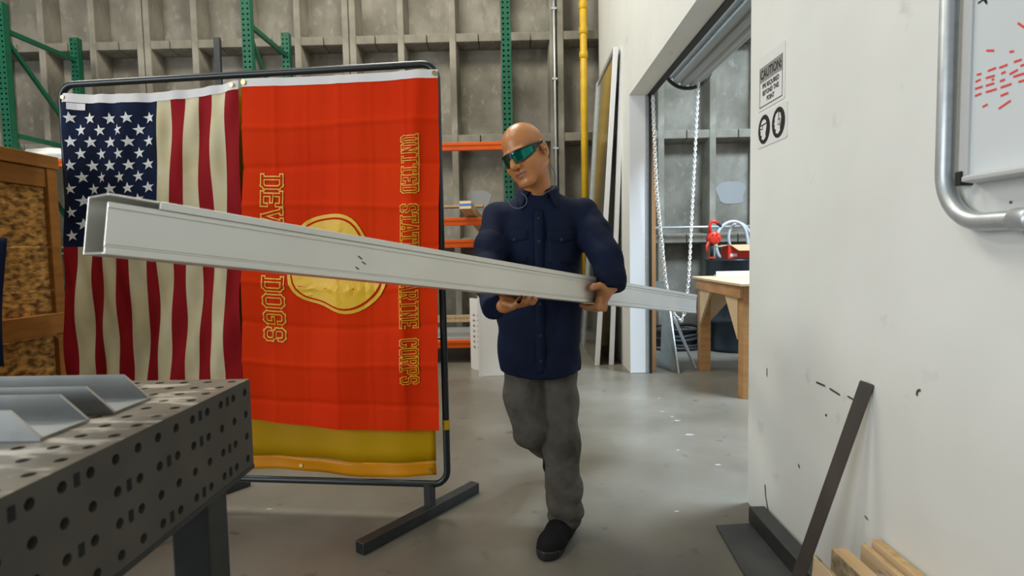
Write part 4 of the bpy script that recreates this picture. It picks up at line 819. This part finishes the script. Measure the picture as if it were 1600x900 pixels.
# grips on the beam
sR = np.dot(onP(822, 455, BN, BNn)-BN, BD); sL = np.dot(onP(926, 458, BN, BNn)-BN, BD)
def GR(s, n, z): return BP(sR+s, n, -h2+z)
def GL(s, n, z): return BP(sL+s, n, -h2+z)
Rw = GR(-0.010, -0.125, -0.026); Lw = GL(0.056, 0.050, 0.072)
# ---- hands: right hand flat under the beam, left hand cupping its front and bottom edge
Rpalm = [(GR(-0.012, -0.110, -0.028), 0.023), (GR(-0.014, -0.075, -0.028), 0.025), (GR(-0.010, -0.045, -0.026), 0.021)]
def rhand(X, Y, Z):
    d = chain(X, Y, Z, Rpalm, 0.02)
    for k, (s, L) in enumerate(((0.034, 0.92), (0.013, 1.0), (-0.009, 0.95), (-0.030, 0.80))):
        m0, m1, m2, m3 = GR(s*0.85-0.012, -0.055, -0.026), GR(s, -0.055+0.038*L, -0.020-0.004*k), GR(s+0.002, -0.055+0.062*L, -0.017), GR(s+0.003, -0.055+0.073*L, -0.0075+0.003*(k % 2))
        d = smin(d, chain(X, Y, Z, [(m0, 0.0115), (m1, 0.0098), (m2, 0.0090), (m3, 0.0078)], 0.006), 0.007)
    th = [(GR(-0.005, -0.09, -0.026), 0.015), (GR(0.042, -0.075, -0.022), 0.0115), (GR(0.060, -0.045, -0.014), 0.0095)]
    d = smin(d, chain(X, Y, Z, th, 0.01), 0.012)
    return smin(d, chain(X, Y, Z, [(Rw, 0.024), ((Rw+(Re-Rw)*0.5), 0.034)]), 0.02)
def lhand(X, Y, Z):
    d = chain(X, Y, Z, [(GL(0.048, 0.046, 0.066), 0.023), (GL(0.028, 0.034, 0.044), 0.024), (GL(0.020, 0.026, 0.016), 0.021)], 0.02)
    d = smin(d, chain(X, Y, Z, [(GL(0.048, 0.034, 0.055), 0.018), (GL(0.040, 0.024, 0.016), 0.018)], 0.02), 0.02)
    for k, (s, L) in enumerate(((-0.006, 0.95), (0.015, 1.0), (0.036, 0.95), (0.055, 0.80))):
        m0, m1, m2, m3 = GL(s*0.8+0.008, 0.026, 0.016), GL(s-0.004, 0.022+0.004*L, -0.018), GL(s-0.012, 0.022-0.034*L, -0.0195-0.001*k), GL(s-0.016, 0.022-0.058*L, -0.0115)
        d = smin(d, chain(X, Y, Z, [(m0, 0.0125), (m1, 0.0108), (m2, 0.0096), (m3, 0.0080)], 0.006), 0.006)
    th = [(GL(0.026, 0.040, 0.056), 0.0165), (GL(-0.010, 0.032, 0.064), 0.0125), (GL(-0.030, 0.021, 0.059), 0.0115), (GL(-0.046, 0.0135, 0.050), 0.0092)]
    d = smin(d, chain(X, Y, Z, th, 0.008), 0.012)
    return smin(d, chain(X, Y, Z, [(Lw, 0.024), (Lw+(Le-Lw)*0.5, 0.034)]), 0.02)
def core(X, Y, Z):                                # the body inside the clothes
    d = chain(X, Y, Z, [(NB, 0.055), ((TC[0], TC[1], 1.18), 0.082), ((TC[0], TC[1], 0.85), 0.085)], 0.05)
    for s, e, wr in ((Rs, Re, Rw), (Ls, Le, Lw)): d = smin(d, chain(X, Y, Z, [(NB-[0, 0, 0.06], 0.05), (s, 0.045), (e, 0.036), (wr, 0.022)], 0.02), 0.03)
    for pts in (LEGL, LEGR): d = smin(d, chain(X, Y, Z, [(p, r*0.72) for p, r in pts], 0.03), 0.04)
    return d
# legs: left leg planted in front, right leg trailing and bent
LA = onZ(886, 838, 0); LA[2] = 0.085; LA[1] += 0.02
LEGL = [(np.array([0.138, 2.38, 0.77]), 0.086), (onY(873, 625, 2.355), 0.076), (onY(876, 690, 2.285), 0.070), (onY(881, 760, LA[1]+0.025), 0.064), (np.array([LA[0]-0.004, LA[1]-0.018, 0.095]), 0.064)]
RA = np.array([0.125, 2.66, 0.215])
LEGR = [(np.array([0.018, 2.385, 0.77]), 0.086), (onY(819, 620, 2.335), 0.078), (onY(831, 671, 2.30), 0.072), (np.array([0.092, 2.46, 0.295]), 0.066), (RA, 0.058)]
hb = bbox([hw((sx*0.1, sy, sz)) for sx in (-1, 1) for sy in (-0.125, 0.12) for sz in (-0.125, 0.13)]+[NB-[0, 0, 0.05]], 0.03)
def skinpick(C):
    L = ((C-HC)@HR)/HS; lip = (np.abs(L[:, 0]) < 0.029) & (L[:, 1] < -0.078) & (L[:, 2] < -0.0585) & (L[:, 2] > -0.0815) & ((np.abs(L[:, 2]+0.068-0.10*np.abs(L[:, 0]))+0.28*np.abs(L[:, 0])) < 0.0125)
    brow = (np.abs(L[:, 0]) > 0.014) & (np.abs(L[:, 0]) < 0.046) & (L[:, 1] < -0.06) & (np.abs(L[:, 2]-0.025+0.12*(np.abs(L[:, 0])-0.03)) < 0.0035)
    m_ = lip.astype(int)
    tipn = GL(-0.042, 0.022, 0.055); nl = np.linalg.norm(C-tipn, axis=1) < 0.0085; m_[nl] = 3; return m_
body = sdf_obj('body', [(head_sdf, hb[0], hb[1], 0.0027), (rhand, *bbox([p for p, _ in Rpalm]+[GR(0.07, 0.05, 0), GR(-0.06, -0.1, -0.05), Rw], 0.035), 0.0024), (lhand, *bbox([GL(0.06, 0.06, 0.1), GL(-0.06, -0.05, -0.02), Lw], 0.035), 0.0024),
    (core, *bbox([Rs, Ls, Re, Le, Rw, Lw, RA, LA, NB, LEGL[0][0]], 0.12), 0.013)], [M_skin, M_lip, M_brow, M_nail], man, skinpick)
# ---- shirt
HEM = 0.605
TZs = [0.50, 0.60, 0.72, 0.85, 1.0, 1.12, 1.20, 1.26, 1.31, 1.36]
TA = [0.160, 0.162, 0.165, 0.168, 0.168, 0.170, 0.166, 0.140, 0.085, 0.05]; TB = [0.134, 0.133, 0.127, 0.118, 0.110, 0.112, 0.108, 0.092, 0.07, 0.05]
def rdg(p): return 1-2*np.abs(np.sin(p))**0.7
def folds(X, Y, Z, a):
    w1 = rdg(11*X+7*Z+0.9*np.sin(5*Z+3*X)); w2 = rdg(-14*X+9*Z+1.2*np.sin(8*X+5*Y+3*Z)); w3 = np.sin(38*X+22*Z+30*Y+1.8*np.sin(14*Z)); w4 = rdg(5*X-17*Z+1.6*np.sin(9*X+4*Z))
    return a*(0.8*w1+0.7*w2+0.3*w3+0.6*w4*np.clip((1.05-Z)*3, 0, 1))
Rcuff = Rw-(Re-Rw)/np.linalg.norm(Re-Rw)*0.052; Lcuff = Lw-(Le-Lw)/np.linalg.norm(Le-Lw)*0.022
def sleeve(X, Y, Z, s, e, c, r):
    m1 = s+(e-s)*0.5; m2 = e+(c-e)*0.5
    d = chain(X, Y, Z, [(s, r[0]), (m1, r[1]), (e, r[2]), (m2, r[3]), (c, r[4])], 0.02)
    ex = np.sqrt((X-e[0])**2+(Y-e[1])**2+(Z-e[2])**2); return d+0.0048*rdg(ex*44+5*X+0.8*np.sin(30*Y))*np.exp(-(ex/0.12)**2)+0.0032*rdg(27*Z+18*X+12*Y+np.sin(20*X))*np.exp(-(ex/0.25)**2)
def shirt_sdf(X, Y, Z, amp=0.0042):
    a = np.interp(Z, TZs, TA).astype(np.float32); b = np.interp(Z, TZs, TB).astype(np.float32); cx_ = TC[0]+0.006*np.clip((0.9-Z)*4, 0, 1)
    x, y = np.abs(X-cx_)/a, np.abs(Y-TC[1])/b; d = ((x**2.5+y**2.5)**0.4-1)*np.minimum(a, b)*0.92
    d = smin(d, chain(X, Y, Z, [(Rs+[0.02, 0, 0.0], 0.056), (NB+[-0.03, 0.01, -0.045], 0.060), (NB+[0.03, 0.01, -0.045], 0.060), (Ls+[-0.02, 0, 0.0], 0.058)], 0.03), 0.045)
    d = smin(d, sleeve(X, Y, Z, Rs, Re, Rcuff, (0.058, 0.058, 0.053, 0.043, 0.034)), 0.022); d = smin(d, sleeve(X, Y, Z, Ls, Le, Lcuff, (0.060, 0.060, 0.056, 0.050, 0.041)), 0.022)
    d = d+folds(X, Y, Z, amp)
    hem = HEM+0.022*((X-cx_)/0.17)**2; d = smax(d, hem-Z, 0.001)
    rec = smax(((x**2.5+y**2.5)**0.4-0.93)*0.13, Z-hem-0.05, 0.004); d = np.maximum(d, -rec)
    for c, e in ((Rcuff, Re), (Lcuff, Le)):
        u = (c-e)/np.linalg.norm(c-e); t = (X-c[0])*u[0]+(Y-c[1])*u[1]+(Z-c[2])*u[2]; near = np.sqrt((X-c[0])**2+(Y-c[1])**2+(Z-c[2])**2) < 0.075; d = np.where(near, np.maximum(d, t), d)
    return np.maximum(d, -chain(X, Y, Z, [(NB+[0, -0.004, -0.055], 0.050), (NB+[0, -0.012, 0.12], 0.066)]))
sb = bbox([Rs, Ls, Re, Le, Rcuff, Lcuff, (TC[0]-0.17, TC[1]-0.12, HEM), (TC[0]+0.17, TC[1]+0.12, 1.33)], 0.085)
shirt = sdf_obj('shirt', [(shirt_sdf, sb[0], sb[1], 0.0062)], [M_shirt], man)
def front(x, z, off=0.0):                         # point on the shirt front
    a = np.interp(z, TZs, TA); b = np.interp(z, TZs, TB); t = min(0.98, abs(x-TC[0])/a); return np.array([x, TC[1]-b*(1-t**2.5)**0.4-off-0.001, z])
# placket, pockets, buttons
cols_ = TC[0]+0.004
def plk(a, b): z = 0.63+(1.265-0.63)*b; f = front(cols_+(a-0.5)*0.034, z, 0.0045); return f
MB().grid(plk, 2, 40).build('placket', M_shirt, shirt, smooth=True, solid=0.004)
for z in (onY(835, 341, 2.26)[2], onY(837, 377, 2.26)[2], 1.02, 0.90, onY(840, 524, 2.25)[2], 0.68):
    p = front(cols_, z, 0.0065); MB().tube([p, p+[0, -0.003, 0]], 0.0062, 12).build('button', M_btn, shirt)
for sx, px in ((-1, 800), (1, 875)):
    x0_ = TC[0]+sx*0.092; zt_ = onY(px, 364, 2.27)[2]
    MB().grid(lambda a, b: front(x0_+(a-0.5)*0.105, zt_-0.118*b, 0.0035), 8, 8).build('pocket', M_shirt, shirt, smooth=True, solid=0.003)
    fl_ = MB().grid(lambda a, b: front(x0_+(a-0.5)*0.11, zt_+0.008-(0.034+0.014*(1-abs(2*a-1)))*b, 0.006), 8, 3).build('pocket_flap', M_shirt, shirt, smooth=True, solid=0.003)
    p = front(x0_, zt_-0.026, 0.008); MB().tube([p, p+[0, -0.003, 0]], 0.0058, 12).build('button', M_btn, shirt)
# collar: stand and fold with points
def coll(a, b):
    t = math.radians(-158+316*a); fr = (abs(t)/math.radians(158))**3          # fr = 1 at the front ends
    r0, r1 = 0.066, 0.078+0.022*fr; zt_ = 0.046-0.034*fr; zb_ = -0.004-0.052*fr
    if b < 0.5: q = b/0.5; r = r0+0.004*q; z = -0.03*(1-q)*(1-fr)+zt_*q-0.02*fr*(1-q)
    else: q = (b-0.5)/0.5; r = r0+0.004+(r1-r0)*q; z = zt_+(zb_-zt_)*q
    tt = t*(1-0.05*fr*(b if b > 0.5 else 0)*2)
    return NB+np.array([r*math.sin(tt)*1.08, 0.004+r*math.cos(tt)*1.02-0.012*fr, z+0.010])
MB().grid(coll, 48, 10).build('collar', M_shirt, shirt, smooth=True, solid=0.004)
# ---- trousers
def trous(X, Y, Z):
    d = smin(chain(X, Y, Z, LEGL, 0.03), chain(X, Y, Z, LEGR, 0.03), 0.006); d = smin(d, cone(X, Y, Z, (0.03, 2.375, 0.80), (0.12, 2.375, 0.80), 0.098, 0.098), 0.03)
    d = d+0.0026*rdg(15*Z+16*X+1.2*np.sin(13*X+7*Z))+0.0022*rdg(22*X-19*Z+1.6*np.sin(11*Z+5*X))+0.0012*np.sin(70*X+45*Z+2*np.sin(30*Z))
    kn = LEGL[2][0]; e = np.sqrt((X-kn[0])**2+(Y-kn[1])**2+(Z-kn[2])**2); d = d+0.0045*rdg(e*36+9*X)*np.exp(-(e/0.10)**2)
    d = d+0.0055*rdg(Z*52+11*X)*np.clip((0.20-Z)*9, 0, 1)*(Y < 2.42)
    u = (RA-LEGR[3][0]); u = u/np.linalg.norm(u); t = (X-RA[0])*u[0]+(Y-RA[1])*u[1]+(Z-RA[2])*u[2]; d = np.where(Y > 2.5, np.maximum(d, t), d)
    return smax(smax(d, (0.055+0.02*(Y-LA[1])*4)-Z, 0.006), Z-0.86, 0.01)
tbx = bbox([p for p, _ in LEGL]+[p for p, _ in LEGR], 0.105)
tr_ = sdf_obj('trousers', [(trous, tbx[0], tbx[1], 0.0062)], [M_pants], man)
# ---- shoes: local frame toe towards -Y, origin under the heel
def shoe(heel, toe, up):
    f = np.array(toe)-np.array(heel); Ln = np.linalg.norm(f); f = f/Ln; up = np.array(up, float); up = up-f*np.dot(up, f); up /= np.linalg.norm(up); r = np.cross(f, up); sc = Ln/0.262; O = np.array(heel, float)
    def loc(X, Y, Z):
        px, py, pz = X-O[0], Y-O[1], Z-O[2]; return (px*r[0]+py*r[1]+pz*r[2])/sc, (px*f[0]+py*f[1]+pz*f[2])/sc, (px*up[0]+py*up[1]+pz*up[2])/sc
    def outline(x, y):
        hwid = np.interp(y, [0, 0.02, 0.06, 0.12, 0.18, 0.225, 0.25, 0.262], [0.012, 0.030, 0.034, 0.037, 0.047, 0.042, 0.026, 0.004]); return np.abs(x-0.004*np.sin(y*14))-hwid
    def upper(X, Y, Z):
        x, y, z = loc(X, Y, Z); d = chain(x, y, z, [((0, 0.034, 0.075), 0.035), ((0, 0.036, 0.03), 0.036), ((0, 0.12, 0.034), 0.042), ((0, 0.19, 0.022), 0.043), ((0, 0.222, 0.020), 0.035)], 0.03)
        d = smin(d, cone(x, y, z, (0, 0.05, 0.062), (0, 0.17, 0.034), 0.034, 0.028), 0.02); d = smax(d, 0.022-z, 0.004); return smax(d, z-0.105, 0.004)*sc
    def sole(X, Y, Z):
        x, y, z = loc(X, Y, Z); d = np.maximum(outline(x, y), np.maximum(-y+0.001, y-0.263)); return smax(smax(d, -z, 0.006), z-0.030, 0.004)*sc
    lo, hi = bbox([O+f*a+r*b+up*c for a in (-0.01, Ln+0.01) for b in (-0.06, 0.06) for c in (-0.01, 0.12)], 0.01)
    s = sdf_obj('shoe', [(upper, lo, hi, 0.004)], [M_shoe], man); sdf_obj('sole', [(sole, lo, hi, 0.004)], [M_sole], s); return s
toe = onZ(853, 872, 0); heel = np.array([LA[0]+0.022, LA[1]+0.055, 0]); f_ = (toe-heel)/np.linalg.norm(toe-heel); shoe(heel, heel+f_*0.285, (0, 0, 1))
sd = (RA-LEGR[3][0])/np.linalg.norm(RA-LEGR[3][0]); fo = np.array([0.02, 0.10, -1.0]); fo /= np.linalg.norm(fo); hl = RA+sd*0.085+np.array([0, 0.0, 0.03]); sh_end = hl+fo*0.235; hl[2] += max(0, 0.012-sh_end[2]); shoe(hl, hl+fo*0.235, -sd)
# ---- sunglasses in the head frame
gl = None
def gpt(th, z, off=0.0, s=1):
    a, b = 0.0815+off, 0.1115+off; return hw((s*a*math.sin(th), -b*math.cos(th)+0.004+0.10*max(0, z-0.01), z))
top = lambda t: 0.0195-0.003*t; bot_ = lambda t: -0.0245+0.016*t**2+0.010*(1-t)**6
mbf = MB(); ths = [math.radians(-66+132*i/48) for i in range(49)]
def fr_z(th):
    u = min(1, max(0, (abs(math.degrees(th))-7)/55.0)); return u
for i in range(48):
    for (za, zb_) in ((lambda u: top(u)-0.002, lambda u: top(u)+0.0045),):
        vs = []
        for th in (ths[i], ths[i+1]):
            u = fr_z(th); zl, zh_ = za(u), zb_(u)
            if abs(math.degrees(th)) < 7: zl = 0.002
            vs += [gpt(th, zl, 0.002), gpt(th, zh_, 0.002), gpt(th, zh_, 0.0055), gpt(th, zl, 0.0055)]
        mbf.hexa([vs[0], vs[4], vs[7], vs[3], vs[1], vs[5], vs[6], vs[2]])
sg = mbf.build('sunglasses', M_gframe, man, smooth=False)
for s in (-1, 1):
    MB().grid(lambda a, b: (lambda t: gpt(math.radians(7+55*a), top(t)+(bot_(t)-top(t))*b, 0.003, s))(a), 20, 8).build('lens', M_lens, sg, smooth=True, solid=0.0015)
    pts = [gpt(math.radians(7+59*k/20), bot_(k/20)+0.0, 0.004, s) for k in range(21)]; MB().tube(pts, 0.0019, 8).build('rim', M_gframe, sg, smooth=True)
    e0 = gpt(math.radians(62), 0.006, 0.003, s); e1 = hw((s*0.0835, -0.012, 0.012)); e2 = hw((s*0.0835, 0.022, 0.016)); e3 = hw((s*0.080, 0.045, 0.0)); 
    pth = [e0, e0*0.5+e1*0.5+HR@np.array([s*0.004, 0, 0.001]), e1, e2, e3]
    tm = MB()
    for k, (p, q) in enumerate(zip(pth[:-1], pth[1:])): 
        hgt = (0.026, 0.020, 0.013, 0.009)[k]; h3 = (0.020, 0.013, 0.009, 0.006)[k]; up_ = HR@np.array([0, 0, 1.0]); sd_ = HR@np.array([s*0.0018, 0, 0])
        tm.hexa([p-up_*hgt/2-sd_, p-up_*hgt/2+sd_, q-up_*h3/2+sd_, q-up_*h3/2-sd_, p+up_*hgt/2-sd_, p+up_*hgt/2+sd_, q+up_*h3/2+sd_, q+up_*h3/2-sd_])
    tm.build('temple', M_gframe, sg, bevel=0.001)
    ic = pth[1]*0.75+pth[2]*0.25+HR@np.array([s*0.0022, 0, 0.001]); MB().beam(ic, ic+(pth[2]-pth[1])*0.45, 0.001, 0.005, up=HR@np.array([0, 0, 1.0])).build('emblem', M_lens, sg)
# ---- ear plug and cord
def spl(P, n=40):
    P = [np.array(p, float) for p in P]; out = []
    for i in range(len(P)-1):
        p0_, p1_, p2_, p3_ = P[max(i-1, 0)], P[i], P[i+1], P[min(i+2, len(P)-1)]
        for k in range(8):
            t = k/8; out.append(0.5*((2*p1_)+(-p0_+p2_)*t+(2*p0_-5*p1_+4*p2_-p3_)*t*t+(-p0_+3*p1_-3*p2_+p3_)*t**3))
    return out+[P[-1]]
ep = MB().tube([hw((0.080, 0.010, -0.010)), hw((0.094, 0.008, -0.012))], [0.007, 0.005], 10).build('ear_plug', M_strip, man, smooth=True)
cordp = [hw((0.092, 0.008, -0.014)), onY(858, 254, 2.26), onY(866, 268, 2.275), onY(868, 284, 2.285), onY(864, 294, 2.268), onY(850, 302, 2.246), onY(838, 303, 2.235)]
MB().tube(spl(cordp), 0.0014, 6).build('cord', M_cord, ep, smooth=True)
cordp = [onY(800, 288, 2.245), onY(791, 290, 2.235), onY(789, 302, 2.228), onY(793, 314, 2.222), onY(802, 324, 2.22), onY(814, 325, 2.22), onY(822, 318, 2.222), onY(822, 308, 2.228), onY(814, 301, 2.235)]
MB().tube(spl(cordp), 0.0014, 6).build('cord', M_cord, ep, smooth=True)
